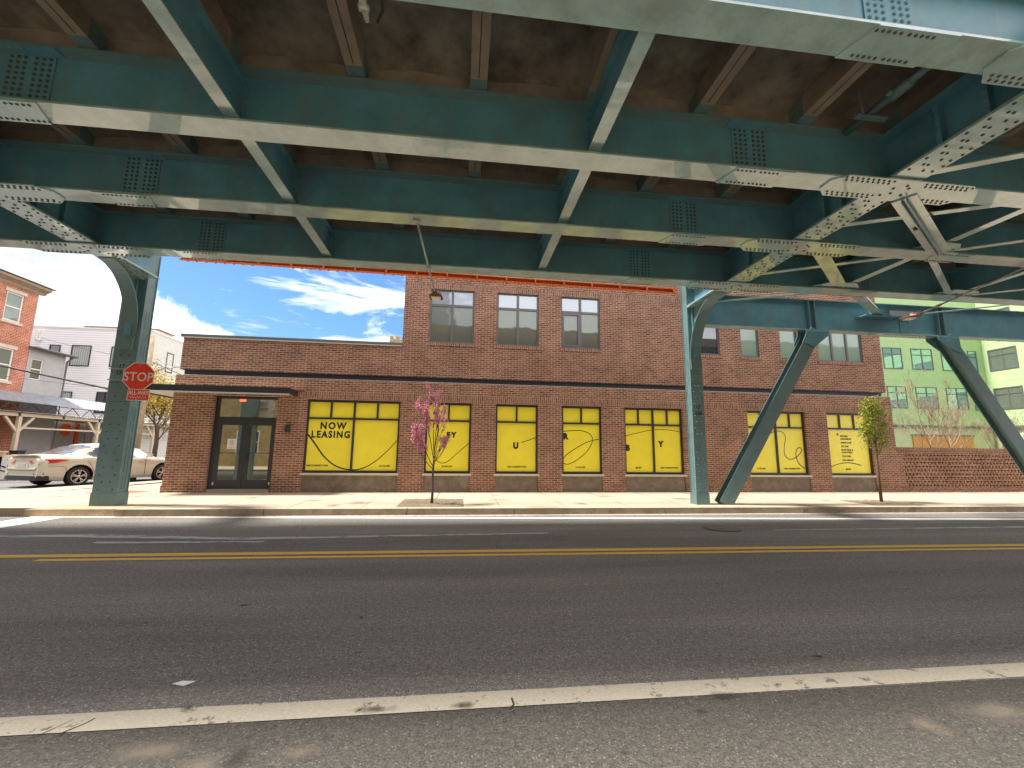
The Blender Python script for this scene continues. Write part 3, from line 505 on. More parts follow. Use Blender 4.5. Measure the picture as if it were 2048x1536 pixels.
for si, y in enumerate(SY):
    g = MB()
    g.box(-30, 40, y-FW/2, y+FW/2, ZF, ZF+0.028, 'teallit'); g.box(-30, 40, y-FW/2+0.02, y+FW/2-0.02, ZF+0.028, ZF+0.045, 'teal')
    g.box(-30, 40, y-0.012, y+0.012, ZF+0.045, WT, 'teal')
    g.box(-30, 40, y-FW/2, y+FW/2, WT, WT+0.03, 'tealcol')
    so = g.build('stringer_girder', ER)
    for sx, sg in ((-5.22, -1), (3.96, 1), (9.55, -1)):
        for side in (-1, 1):
            if side == 1 and si > 0: continue
            g = MB(); ys = y+side*0.012
            g.box(sx-0.26, sx+0.26, ys, ys+side*0.014, ZF+0.06, WT-0.01, 'teal')
            yr = ys+side*0.014
            for cx in (-0.21, -0.135, -0.06, 0.06, 0.135, 0.21):
                for k in range(9): g.rivet((sx+cx, yr, ZF+0.11+k*0.072), (0, side, 0), 0.022, 'rivetshade' if si else 'teal', 6)
            g.build('splice_plate', so)
        x0, x1 = (sx-0.55, sx+0.28) if sg < 0 else (sx-0.42, sx+0.55)
        g = MB(); hw = FW/2+0.004
        g.prism([(x0, y-hw), (x1-0.0, y-hw), (x1-0.13, y+hw), (x0+0.13, y+hw)] if sg < 0 else [(x0+0.13, y-hw), (x1, y-hw), (x1-0.1, y+hw), (x0, y+hw)], ZF-0.018, ZF-0.001, 'teallit')
        for yy in (-hw+0.045, hw-0.05):
            for k in range(10): g.rivet((x0+0.14+k*0.062+(0.03 if k > 4 else 0), y+yy, ZF-0.018), (0, 0, -1), 0.018, 'rivetshade', 6)
        g.build('cover_plate', so)
        g = MB(); g.box(sx-0.36, sx+0.36, y-hw, y-0.03, WT-0.014, WT-0.001, 'teal')
        for k in range(10): g.rivet((sx-0.3+k*0.066, y-0.11, WT-0.014), (0, 0, -1), 0.016, 'teal', 6)
        g.build('cover_plate', so)
    gusset(5.12, 7.45, y, ZF, FW, so); gusset(-8.6, -6.35, y, ZF, FW, so)
for gx in GX+(20.0, -21.0):
    g = MB()
    g.box(gx-0.24, gx+0.24, 1.0, 10.6, ZF+0.03, ZF+0.055, 'teallit')
    g.box(gx-0.012, gx+0.012, 1.0, 10.6, ZF+0.055, WT-0.01, 'teal')
    g.box(gx-0.24, gx+0.24, 1.0, 10.6, WT-0.012, WT-0.002, 'teal')
    for y in SY:     # stiffener angles near each stringer
        for dy in (-0.75, 0.75):
            g.box(gx-0.10, gx+0.10, y+dy-0.03, y+dy+0.03, ZF+0.06, WT-0.02, 'teal')
            for k in range(4): g.rivet((gx+(-0.1), y+dy, ZF+0.2+k*0.13), (-1, 0, 0), 0.02, 'teal', 6)
    go = g.build('cross_girder', ER)
    if abs(gx) > 10: continue
    g = MB()
    for a, b in zip(SY[:-1]+[SY[-1]], SY[1:]+[10.6]):
        g.box(gx-0.245, gx+0.245, a+0.26, b-0.26 if b < 10 else b-0.1, ZF+0.016, ZF+0.029, 'teallit')
        k = 0; yy = a+0.34
        while yy < b-0.3:
            for dx in ((-0.19, 0.03, 0.17) if k % 2 else (-0.10, -0.03, 0.20)): g.rivet((gx+dx, yy, ZF+0.016), (0, 0, -1), 0.021, 'rivetshade', 6)
            yy += 0.115; k += 1
    g.build('rivet_plate', go)
# diaphragms
for x in (-2.88, 1.65, 8.98, 12.1, 15.2, -11.2, -14.5):
    for a, b in zip(SY[:-1], SY[1:]):
        g = MB(); y0, y1 = a+0.013, b-0.013; zb = ZF+0.085
        g.box(x-0.085, x+0.085, y0, y1, zb, zb+0.02, 'teallit'); g.box(x-0.008, x+0.008, y0, y1, zb+0.02, WT-0.13, 'teal'); g.box(x-0.085, x+0.085, y0, y1, WT-0.13, WT-0.11, 'teal')
        for side, ye in ((-1, y1), (1, y0)):
            g.box(x-0.10, x+0.10, ye-0.012 if side < 0 else ye, ye if side < 0 else ye+0.012, zb+0.03, WT-0.16, 'teal')
            for k in range(6):
                for sx in (-0.07, 0.07): g.rivet((x+sx, ye+side*0.012, zb+0.07+k*0.075), (0, side, 0), 0.02, 'tealcol', 6)
        g.build('diaphragm', ER)
# deck and ties
rd = random.Random(2)
nx, ny = 190, 44; x0, x1, y0, y1 = -14.0, 17.5, 2.95, 9.25; vs = []
for i in range(nx+1):
    for j in range(ny+1):
        x = x0+(x1-x0)*i/nx; y = y0+(y1-y0)*j/ny
        dy = min(abs(y-s) for s in SY); t = ((x-0.09) % 1.54)/1.54
        z = 6.40+0.05*math.sin(math.pi*t)-0.10*max(0, 1-dy/0.45)**1.5+0.012*math.sin(x*7.3+y*5.1)+rd.uniform(-0.006, 0.006)
        vs.append((x, y, z))
fs = [(i*(ny+1)+j, i*(ny+1)+j+1, (i+1)*(ny+1)+j+1, (i+1)*(ny+1)+j) for i in range(nx) for j in range(ny)]
g = MB(); g.raw(vs, fs, 'deck', True); g.box(-40, 45, 2.8, 9.35, 6.52, 6.9, 'rib'); g.box(-40, -14, 2.95, 9.25, 6.42, 6.52, 'deck'); g.box(17.5, 45, 2.95, 9.25, 6.42, 6.52, 'deck')
g.build('deck', ER)
g = MB()
for y in SY: g.box(-14, 17.5, y-0.05, y+0.05, WT+0.031, 6.38, 'ply2')
g.build('deck_closure', ER)
for k in range(-9, 12):
    x = 0.09+1.54*k
    g = MB(); w = 0.105
    for a, b in zip(SY[:-1], SY[1:]):
        g.box(x-w, x+w, a+0.30, b-0.30, 6.115, 6.42, 'rib')
        g.box(x-w-0.004, x+w+0.004, a-0.02, a+0.30, 6.11, 6.42, 'tealcol'); g.box(x-w-0.004, x+w+0.004, b-0.30, b-0.02, 6.11, 6.42, 'tealcol')
        g.box(x-0.006, x+0.004, a+0.33, b-0.33, 6.112, 6.116, 'carblack')
    g.build('deck_tie', ER)
# lateral bracing beyond the right cross girder and at the left edge
def brace(p0, p1, w, m='teallit', rv=False, nm='lateral_brace', z=ZF+0.0, vert=0.0):
    g = MB(); a = Vector((p0[0], p0[1], z)); b = Vector((p1[0], p1[1], z)); g.bar(a, b, w, 0.014, m)
    if vert:
        d = (b-a).normalized(); n = Vector((-d.y, d.x, 0))
        for s_ in (-1, 1): g.bar(a+n*0.03*s_+Vector((0, 0, -vert/2)), b+n*0.03*s_+Vector((0, 0, -vert/2)), 0.012, vert, 'teal')
        mid = a.lerp(b, 0.45)
        for q in (-0.03, 0.03): g.rivet(mid+n*(0.09)+d*q+Vector((0, 0, -0.01)), (0, 0, -1), 0.03, 'rivetshade')
    return g.build(nm, ER)
brace((6.35, 4.85), (8.9, 3.35), 0.13, z=ZF+0.048); brace((6.55, 5.30), (9.0, 6.78), 0.30, z=ZF-0.035, vert=0.07)
brace((6.45, 6.25), (8.75, 5.15), 0.12, z=ZF+0.048); brace((6.80, 7.15), (8.6, 8.6), 0.25, z=ZF+0.048)
brace((9.45, 9.05), (11.9, 10.68), 0.24, z=ZF+0.05); brace((6.4, 10.25), (9.0, 9.0), 0.13, z=ZF+0.05)
brace((12.6, 10.35), (14.5, 9.0), 0.12, z=ZF+0.05); brace((6.4, 8.4), (8.9, 7.0), 0.12, z=ZF+0.05)
brace((9.2, 7.1), (12.0, 8.95), 0.12, z=ZF+0.05); brace((12.2, 8.9), (15.1, 7.1), 0.12, z=ZF+0.05); brace((9.2, 6.9), (11.9, 5.2), 0.12, z=ZF+0.05)
brace((-7.7, 5.3), (-10.8, 6.9), 0.14, z=ZF+0.05); brace((-7.7, 7.1), (-10.8, 8.9), 0.14, z=ZF+0.05)
for (x0, x1, y) in ((8.15, 9.35, 8.72), (8.5, 9.5, 6.72), (11.4, 12.6, 8.72)):
    g = MB(); g.prism([(x0, y+0.12), (x0+0.25, y-0.16), (x1-0.3, y-0.16), (x1, y+0.1)], ZF+0.052, ZF+0.066, 'teallit')
    for k in range(7): g.rivet((x0+0.15+k*0.13, y+0.05, ZF+0.052), (0, 0, -1), 0.018, 'rivetshade', 6)
    g.build('brace_gusset', ER)
# far girder carried on raking struts
g = MB(); ya, yb, zb, ztp = 10.63, 10.87, 4.87, 5.74
g.box(6.33, 30, ya, yb, zb, zb+0.03, 'teallit'); g.box(6.33, 30, 10.74, 10.765, zb+0.03, ztp, 'teal'); g.box(6.33, 30, ya, yb, ztp, ztp+0.025, 'tealcol')
S5 = g.build('station_girder', ER)
for sx in (9.72, 13.85):
    g = MB()
    for dx in (-0.09, 0.09): g.box(sx+dx-0.012, sx+dx+0.012, 10.64, 10.74, zb+0.03, ztp-0.002, 'tealcol')
    g.build('stiffener', S5)
g = MB(); g.prism([(11.6, 10.60), (12.0, 10.56), (13.6, 10.56), (13.6, 10.90), (11.6, 10.90)], zb-0.02, zb-0.001, 'teallit')
for k in range(14):
    for yy in (10.60, 10.65, 10.83): g.rivet((11.9+k*0.115, yy, zb-0.02), (0, 0, -1), 0.018, 'rivetshade', 6)
g.box(12.55, 12.85, 10.72, 10.74, zb+0.05, zb+0.62, 'teal')
for k in range(7):
    for cx in (-0.1, -0.03, 0.04, 0.11): g.rivet((12.7+cx, 10.72, zb+0.1+k*0.075), (0, -1, 0), 0.018, 'tealcol', 6)
g.build('cover_plate', S5)
g = MB(); g.box(11.15, 12.35, 10.40, 10.74, 5.31, 5.335, 'teal')
for k in range(12): g.rivet((11.22+k*0.095, 10.55, 5.31), (0, 0, -1), 0.022, 'rivetshade', 6)
g.build('brace_gusset', S5)
g = MB(); g.box(12.2, 12.95, 10.66, 10.68, 5.36, 5.58, 'galv'); g.build('junction_box', S5, 'flat pale grey metal box on the girder')
def strut(pb, pt, flip=1):
    g = MB(); a = Vector(pb); b = Vector(pt); d = (b-a).normalized(); n = Vector((d.z, 0, -d.x))
    g.bar(a, b, 0.30, 0.022, 'tealcol', upv=n)                # web plate, faces up-left
    for yy in (-0.14, 0.14): g.bar(a+Vector((0, yy, 0)), b+Vector((0, yy, 0)), 0.02, 0.36 if yy < 0 else 0.30, 'tealcol', upv=n)
    o = g.build('raking_strut', ER)
    g = MB(); c = b
    for yy, sg in ((-0.17, -1), (0.15, 1)):
        y = c.y+yy; s_ = flip
        poly = [(c.x-0.34, 4.87), (c.x+0.34, 4.87), (c.x+0.36*(1), 4.74), (c.x+0.12-0.25*s_, 4.36), (c.x-0.22-0.25*s_, 4.50), (c.x-0.34, 4.76)]
        g.prism(poly, y, y+0.018, 'teal', 'y')
        for k in range(7): g.rivet((c.x-0.28+k*0.09, y, 4.82), (0, -1, 0), 0.017, 'tealcol', 6)
        for k in range(4):
            for q in (-0.1, 0.08): g.rivet((c.x-0.02*s_-0.06*k*s_+q, y, 4.72-0.08*k), (0, -1, 0), 0.017, 'tealcol', 6)
    g.build('gusset_plate', o)
strut((6.72, 10.72, 0.14), (9.74, 10.72, 4.86), 1); strut((16.75, 10.72, 0.14), (13.88, 10.72, 4.86), -1)
# columns
def column(cx, w, d, yf, side, nums):
    g = MB()
    # built-up section: front cover plate, two side channels with recessed webs
    g.box(cx-w/2, cx+w/2, yf, yf+0.02, 0.13, 5.32, 'tealcol'); g.box(cx-w/2+0.02, cx+w/2-0.02, yf+0.02, yf+d-0.02, 0.13, WT, 'tealcol'); g.box(cx-w/2, cx+w/2, yf+d-0.02, yf+d, 0.13, WT, 'tealcol')
    g.box(cx-w/2-0.012, cx+w/2+0.012, yf-0.012, yf+d+0.012, 0.12, 0.42, 'tealcol'); g.box(cx-w/2, cx+w/2, yf, yf+0.02, 5.32, WT, 'tealcol')
    for z in (2.43, 2.86, 3.25): g.box(cx-w/2, cx+w/2, yf-0.0025, yf, z, z+0.006, 'grime')
    k = 0; z = 0.34
    while z < 4.0:
        s_ = 0.30 if k % 2 else 0.17
        for q in (-1, 1): g.rivet((cx+q*w*s_, yf, z), (0, -1, 0), 0.020, 'rivetshade' if side < 0 else 'tealcol', 7)
        z += 0.158; k += 1
    xs_ = cx+w/2*(1 if side < 0 else -1); e = 0.0025*(1 if side < 0 else -1)
    rr = random.Random(7)
    for yy in (yf+0.10, yf+0.19): # crack lines down the side
        z = 0.5
        while z < 4.2:
            l = rr.uniform(0.15, 0.6); g.box(xs_, xs_+e, yy, yy+0.006, z, z+l, 'grime'); z += l+rr.uniform(0.02, 0.25)
    for k in range(14):
        for q in (-0.42, 0.42): g.rivet((cx+q*w, yf, 4.1+k*0.085), (0, -1, 0), 0.013, 'tealcol', 6)
    co = g.build('column', ER)
    g = MB(); hw = 0.15   # curved knee bracket towards the street
    gx = cx+(0.25 if side < 0 else 0.02)
    arc = []
    for i in range(15):
        t = i/14; a = t*math.pi/2
        arc.append((yf-1.28*(1-math.cos(a)) if False else yf-1.22*(1-math.sin(math.pi/2-a))-0.02, 3.88+1.42*math.sin(a)))
    # flange
    for ki, ((ya_, za_), (yb_, zb_)) in enumerate(zip(arc[:-1], arc[1:])):
        ca, cb = cx+(gx-cx)*ki/14, cx+(gx-cx)*(ki+1)/14
        n = Vector((0, zb_-za_, -(yb_-ya_))).normalized()*0.02
        g.raw([(ca-hw, ya_, za_), (ca+hw, ya_, za_), (cb+hw, yb_, zb_), (cb-hw, yb_, zb_), (ca-hw, ya_+0.02, za_+0.012), (ca+hw, ya_+0.02, za_+0.012), (cb+hw, yb_+0.02, zb_+0.012), (cb-hw, yb_+0.02, zb_+0.012)],
              [(0,1,2,3),(7,6,5,4),(1,5,6,2),(0,3,7,4)], 'tealcol', False)
    # web between arc and column
    top = [(yf, 5.30)]; poly = [(y+0.005, z) for y, z in arc]+[(arc[-1][0], 5.33), (yf, 5.33), (yf, 3.88)]
    vs_ = []
    for q in (-0.008, 0.008):
        for y_, z_ in poly: vs_.append((cx+q+(gx-cx)*min(1, (yf-y_)/1.24), y_, z_))
    n_ = len(poly); g.raw(vs_, [tuple(range(n_)), tuple(range(2*n_-1, n_-1, -1))]+[(i, (i+1) % n_, n_+(i+1) % n_, n_+i) for i in range(n_)], 'tealcol')
    # top angle along the girder and vertical angle along the column
    g.raw([(gx-0.17, arc[-1][0]-0.1, 5.315), (gx+0.17, arc[-1][0]-0.1, 5.315), (cx+0.17, yf-0.001, 5.315), (cx-0.17, yf-0.001, 5.315), (gx-0.17, arc[-1][0]-0.1, 5.333), (gx+0.17, arc[-1][0]-0.1, 5.333), (cx+0.17, yf-0.001, 5.333), (cx-0.17, yf-0.001, 5.333)], [(0,3,2,1),(4,5,6,7),(0,1,5,4),(1,2,6,5),(2,3,7,6),(3,0,4,7)], 'teallit'); g.box(cx-0.06, cx+0.06, yf-0.06, yf-0.002, 3.95, 5.31, 'teal')
    for k in range(12): g.rivet(((cx+gx)/2+(gx-cx)*(0.42-0.08*k)+(-0.09 if k % 2 else 0.09), arc[-1][0]+0.15+k*0.085, 5.315), (0, 0, -1), 0.018, 'rivetshade', 6)
    for k in range(18): g.rivet((cx+(0.02 if side > 0 else -0.02)*0-0.0+0.06*(1 if side < 0 else -1), yf-0.03, 4.05+k*0.068), (1 if side < 0 else -1, 0, 0), 0.014, 'tealcol', 6)
    g.box(cx-hw, cx+hw, yf-0.05, yf-0.001, 3.62, 3.88, 'tealcol')
    g.build('knee_bracket', co)
    for s_, z_, dx in nums: text('column_number', s_, 0.125, (cx+dx, yf-0.004, z_), co, 'ink', bold=0.003, align='CENTER')
    return co
column(-7.70, 0.50, 0.33, 10.62, -1, [('17', 3.20, -0.03), ('15', 3.05, -0.07)])
column(6.13, 0.33, 0.30, 10.60, 1, [('17', 2.58, 0.0), ('160', 2.42, 0.0)])
g = MB(); g.box(-7.99, -7.43, 10.605, 10.61, 4.9, 5.2, 'galv'); 
g = MB()
pts = [(8.6, 3.4, 5.95), (6.7, 5.0, 6.0), (6.65, 6.9, 5.95)]
g.tube([(5.34, 3.2, 5.98), (5.32, 4.95, 5.98)], 0.05, 'tealcol'); g.tube([(5.33, 4.05, 5.98), (5.33, 4.32, 5.98)], 0.075, 'tealcol'); g.tube([(5.33, 4.25, 5.98), (5.22, 4.25, 5.98)], 0.04, 'tealcol'); g.box(5.1, 5.55, 4.55, 4.62, 5.90, 5.93, 'tealcol'); g.box(5.20, 5.22, 4.57, 4.60, 5.9, 6.35, 'galv')
g.build('conduit_pipe', ER)
# orange beam slung between the columns
ob = empty('orange_beam', (0, 0, 0), 0, 'long bright orange steel beam slung between the two teal columns', 'steel beam')
za, zb_ = 6.17, 6.0
g = MB(); g.bar((-7.2, 11.2, za+0.05), (6.0, 11.2, zb_+0.05), 0.14, 0.014, 'orange'); g.bar((-7.2, 11.25, za), (6.0, 11.25, zb_), 0.012, 0.10, 'orange'); g.bar((-7.2, 11.2, za-0.05), (6.0, 11.2, zb_-0.05), 0.10, 0.012, 'orange')
g.build('rail', ob)
for k in range(17):
    x = -6.9+k*0.8; z = za+(zb_-za)*(x+7.2)/13.2
    g = MB(); g.box(x-0.02, x+0.02, 11.12, 11.24, z-0.045, z+0.044, 'orange'); g.build('stiffener', ob)
g = MB(); x = -7.0
while x < 5.9:
    z = za+(zb_-za)*(x+7.2)/13.2; h = 0.02+0.02*((int(x*13) % 3)); g.box(x, x+0.055, 11.14, 11.15, z-0.058-h, z-0.057, 'orange'); x += 0.11
g.build('drip_edge', ob)

# ---------------------------------------------------------------- street lamps hung under the railway
def lamp(name, p_head, p_base, hd, label, m, kind):
    r = empty(name, p_base, 0, label, 'street lamp', 'lamps hung under the railway')
    o = Vector(p_base); h = Vector(p_head)-o
    g = MB(); mid = h*0.55
    g.tube([(0, 0, 0), mid, h], [0.022, 0.022, 0.022], 'galv'); g.tube([h*0.55, h*0.62], 0.034, 'galv'); g.tube([h*0.78, h*0.82], 0.034, 'galv'); g.build('arm', r)
    g = MB(); g.box(-0.06, 0.06, -0.05, 0.05, -0.02, 0.14, 'galv'); g.build('clamp', r)
    g = MB(); d = Vector((h.x, h.y, 0)).normalized(); s_ = Vector((d.y, -d.x, 0)); n = 10
    base = h-d*0.05
    prof = [(0.0, 0.045, 0.05), (0.10, 0.06, 0.06), (0.22, 0.155, 0.055), (0.45, 0.17, 0.045), (0.58, 0.15, 0.03), (0.61, 0.12, 0.02)]
    vs = []
    for t, w, hh in prof:
        c = base+d*t
        vs += [c-s_*w+Vector((0, 0, -0.02)), c-s_*w*0.8+Vector((0, 0, hh)), c+s_*w*0.8+Vector((0, 0, hh)), c+s_*w+Vector((0, 0, -0.02))]
    fs = [(4*i+j, 4*i+(j+1) % 4, 4*i+4+(j+1) % 4, 4*i+4+j) for i in range(5) for j in range(4)]+[(3, 2, 1, 0), (20, 21, 22, 23)]
    g.raw(vs, fs, m); g.tube([base+d*0.3+Vector((0, 0, 0.04)), base+d*0.3+Vector((0, 0, 0.12))], 0.035, 'black'); g.build('lamp_head', r)
    g = MB(); c = base+d*0.42
    g.raw([c-s_*0.12-d*0.1+Vector((0, 0, -0.024)), c+s_*0.12-d*0.1+Vector((0, 0, -0.024)), c+s_*0.11+d*0.12+Vector((0, 0, -0.024)), c-s_*0.11+d*0.12+Vector((0, 0, -0.024)),
           c-s_*0.11-d*0.09+Vector((0, 0, -0.05)), c+s_*0.11-d*0.09+Vector((0, 0, -0.05)), c+s_*0.10+d*0.11+Vector((0, 0, -0.05)), c-s_*0.10+d*0.11+Vector((0, 0, -0.05))],
          [(4,7,6,5),(0,4,5,1),(1,5,6,2),(2,6,7,3),(3,7,4,0)], 'lens'); g.build('lamp_lens', r)
    return r
lamp('street_lamp', (-0.74, 10.05, 5.20), (-0.86, 7.0, 5.30), None, 'grey street lamp on a long arm in front of the upper brick wall', 'brownlamp', 0)
lamp('street_lamp', (11.85, 9.55, 5.12), (11.35, 7.0, 5.28), None, 'brown street lamp on an arm near the raking strut at right', 'brownlamp', 1)
g = MB(); g.tube([(-0.96, 3.1, 5.30), (-0.95, 3.32, 5.24), (-0.93, 3.42, 5.18)], [0.03, 0.035, 0.02], 'galv'); g.tube([(-0.95, 3.32, 5.25), (-0.95, 3.36, 5.22)], 0.05, 'galv')
g.tube([(-0.80, 3.0, 5.32), (-0.78, 3.2, 5.3), (-0.80, 3.38, 5.28), (-0.86, 3.45, 5.22)], 0.014, 'black')
g.build('conduit_end', ER)

# ---------------------------------------------------------------- stop sign on left column
ss = empty('stop_sign', (-7.27, 10.50, 3.0), R(4), 'red octagonal stop sign with white lettering strapped to the left column', 'traffic sign')
a_ = 0.36/math.cos(math.pi/8)
oc = lambda r: [(r*math.cos(math.pi/8+i*math.pi/4), r*math.sin(math.pi/8+i*math.pi/4)) for i in range(8)]
g = MB(); g.prism([(x, z) for x, z in oc(a_)], 0.0, 0.006, 'signwhite', 'y'); g.prism([(x, z) for x, z in oc(a_*0.945)], -0.002, 0.0, 'signred', 'y')
for z in (0.27, -0.27): g.rivet((0, -0.002, z), (0, -1, 0), 0.012, 'galv')
g.build('sign_face', ss)
text('lettering', 'STOP', 0.33, (0, -0.0035, -0.125), ss, 'signwhite', bold=0.004, align='CENTER', xs=0.84, spacing=1.05)
g = MB(); g.prism([(-0.05, -0.30), (0.05, -0.285), (0.045, -0.265), (-0.05, -0.28)], -0.003, -0.002, 'ink', 'y'); g.build('sticker', ss)
g = MB()
for z in (0.17, -0.12): g.box(-0.72, 0.10, 0.010, 0.09, z, z+0.02, 'galv')
g.build('strap', ss)
ss.scale = (0.86, 1, 0.86)
ap = empty('all_way_plate', (-7.22, 10.50, 2.58), R(4), 'small red plate with white border hanging below the stop sign', 'traffic sign')
g = MB(); g.box(-0.22, 0.22, 0.0, 0.005, -0.13, 0.13, 'signwhite'); g.box(-0.205, 0.205, -0.002, 0.0, -0.115, 0.115, 'signred'); g.build('sign_face', ap)
text('lettering', 'ALL-WAY', 0.13, (0, -0.0035, 0.0), ap, 'signwhite', bold=0.003, align='CENTER', xs=0.72)
g = MB(); rr = random.Random(5); p = Vector((-0.18, -0.004, -0.06)); pts = []
for k in range(40): pts.append(p+Vector((k*0.009, 0, 0.025*math.sin(k*1.1)+rr.uniform(-0.015, 0.015))))
g.tube(pts, 0.0045, 'signwhite', 4); g.build('scribble', ap)

# ================================================================ brick corner building
BB = empty('brick_building', (1.9, 13.89, 0), R(1.0), 'brown brick corner building with yellow covered shop windows and a dark canopy', 'building')
LOW = [(-6.61, -3.83), (-3.03, -1.60), (-0.81, 0.57), (1.38, 2.73), (3.53, 5.60), (8.02, 10.26), (11.13, 12.87)]
H0, H1 = 0.20, 2.93
g = MB()
holes = [(a, b, H0-0.1, H1) for a, b in LOW]+[(-9.25, -7.46, H0-0.1, 2.98)]
wall_face(g, -10.38, 13.84, 0.10, 3.56, 0.0, holes, 'brick', 0.16)
g.face([(-10.38, 26, 0.1), (-10.38, 0, 0.1), (-10.38, 0, 3.56), (-10.38, 26, 3.56)], 'brick'); g.face([(13.84, 0, 0.1), (13.84, 16, 0.1), (13.84, 16, 3.56), (13.84, 0, 3.56)], 'brick')
g.face([(-10.38, 0, 3.56), (13.84, 0, 3.56), (13.84, 0.2, 3.56), (-10.38, 0.2, 3.56)], 'stone')
g.face([(-10.38, 0, 3.56), (-10.38, 0.2, 3.56), (-10.38, 26, 3.56), (-10.2, 26, 3.56), (-10.2, 0.2, 3.56)], 'stone')
lw = g.build('lower_wall', BB)
for q0, q1 in [(-10.40, -9.26), (-7.45, -6.62)]+[(a[1]+0.01, b[0]-0.01) for a, b in zip(LOW[:-1], LOW[1:])]+[(12.88, 13.86)]:
    g = MB(); g.box(q0, q1, -0.018, -0.001, 0.14, 0.33, 'brick'); g.build('base_course', BB)
g = MB(); g.box(-7.40, 13.846, -0.005, -0.0005, 2.955, 3.17, 'soldier'); g.build('soldier_course', BB)
g = MB()
UP = [(-3.04, -1.59, 4.91, 6.74), (-0.82, 0.60, 4.91, 6.74), (1.38, 2.77, 4.91, 6.74), (6.2, 7.20, 4.89, 6.74), (8.01, 8.75, 4.88, 6.74), (9.58, 10.30, 4.86, 6.74), (11.12, 13.0, 4.84, 6.74)]
wall_face(g, -3.88, 13.77, 3.74, 9.3, 0.07, UP, 'brick', 0.12)
g.face([(-10.34, 0.07, 3.74), (-3.88, 0.07, 3.74), (-3.88, 0.07, 4.72), (-10.34, 0.07, 4.72)], 'brick')
g.face([(-10.34, 26, 3.74), (-10.34, 0.07, 3.74), (-10.34, 0.07, 4.72), (-10.34, 26, 4.72)], 'brick')
g.face([(-3.88, 20, 4.6), (-3.88, 0.07, 4.6), (-3.88, 0.07, 9.3), (-3.88, 20, 9.3)], 'brick'); g.face([(13.77, 0.07, 3.74), (13.77, 16, 3.74), (13.77, 16, 9.3), (13.77, 0.07, 9.3)], 'brick')
g.face([(-10.34, 0.07, 3.74), (-10.34, 0.2, 3.74), (13.77, 0.2, 3.74), (13.77, 0.07, 3.74)], 'dark')
g.face([(-10.3, 0.1, 4.65), (-3.88, 0.1, 4.65), (-3.88, 26, 4.65), (-10.3, 26, 4.65)], 'parapet'); g.face([(-3.88, 0.1, 9.2), (13.77, 0.1, 9.2), (13.77, 16, 9.2), (-3.88, 20, 9.2)], 'parapet')
uw = g.build('upper_wall', BB)
g = MB(); g.box(-3.84, 13.774, 0.064, 0.0695, 6.72, 6.93, 'soldier')
for a, b, c, d in UP: g.box(a-0.05, b+0.05, 0.045, 0.068, c-0.115, c-0.005, 'soldier')
g.build('soldier_course', uw)
g = MB(); g.box(-10.22, 13.60, 0.10, 0.30, 3.58, 3.739, 'belt'); g.box(-10.24, 13.62, 0.03, 0.098, 3.562, 3.575, 'white'); g.box(-10.24, 13.62, 0.06, 0.20, 3.725, 3.7385, 'dark'); g.box(-10.22, -10.1, 0.3, 26, 3.58, 3.739, 'belt'); g.build('steel_belt', BB)
g = MB(); g.box(-10.39, -3.885, -0.01, 0.30, 4.74, 4.82, 'coping'); g.box(-10.385, -3.885, -0.004, 0.25, 4.715, 4.739, 'coplight'); g.box(-10.39, -10.1, 0.30, 26, 4.74, 4.82, 'coping'); g.build('coping', BB)
g = MB()   # control joints in the brickwork
for x, za_, zb__, y in ((-6.78, 3.76, 4.70, 0.07), (-6.78, 2.2, 3.55, 0), (3.08, 3.76, 4.85, 0.07), (3.05, 3.2, 3.55, 0), (-3.6, 3.76, 4.7, 0.07), (7.68, 3.76, 4.8, 0.07), (7.68, 3.0, 3.55, 0), (3.08, 6.95, 9.0, 0.07)):
    g.box(x-0.006, x+0.006, y-0.003, y-0.0005, za_, zb__, 'mortar')
g.build('control_joint', BB)
def ibox(g, a, b, y0, y1, c, d, m): g.box(a, b, y0, y1, c, d, m)
def shop_window(i, a, b, nbay, tops):
    o = empty('storefront_window', (0, 0, 0)); o.parent = BB; y = 0.07
    c, d, tz = 0.73, 2.93, 2.355; fw_ = 0.055
    g = MB(); ms = []
    g.box(a+0.001, a+fw_, y, y+0.08, c, d-0.001, 'dark'); g.box(b-fw_, b-0.001, y, y+0.08, c, d-0.001, 'dark'); g.box(a+fw_, b-fw_, y+0.001, y+0.079, d-0.075, d-0.002, 'dark'); g.box(a+fw_, b-fw_, y+0.001, y+0.079, c, c+0.05, 'dark')
    g.box(a+fw_, b-fw_, y+0.002, y+0.078, tz-0.03, tz+0.03, 'dark')
    for k in range(1, nbay): x = a+(b-a)*k/nbay; g.box(x-0.03, x+0.03, y-0.006, y+0.08, c+0.001, d-0.003, 'dark')
    for k in range(1, tops):
        if tops == 2*nbay and k % 2 == 0: continue
        x = a+(b-a)*k/tops; g.box(x-0.028, x+0.028, y+0.003, y+0.077, tz+0.03, d-0.075, 'dark')
    g.build('window_frame', o)
    g = MB(); g.box(a+0.02, b-0.02, y+0.045, y+0.05, c+0.02, d-0.03, 'yellow'); g.build('yellow_film', o)
    g = MB(); g.box(a-0.04, b+0.04, -0.045, 0.12, 0.645, 0.705, 'stone'); g.box(a+0.01, b-0.01, 0.03, 0.12, 0.705, 0.73, 'dark'); g.build('window_sill', o)
    g = MB(); g.box(a+0.001, b-0.001, 0.03, 0.14, 0.12, 0.645, 'panel'); g.build('base_panel', o)
    g = MB(); g.box(a-0.12, b+0.12, -0.02, 0.0, 2.932, 2.946, 'coplight' if False else 'mortar'); g.build('steel_lintel', o)
    return o
SW = [shop_window(i, a, b, n, t) for i, ((a, b), n, t) in enumerate(zip(LOW, (2, 1, 1, 1, 2, 2, 1), (4, 2, 2, 2, 4, 4, 3)))]
YF = 0.112
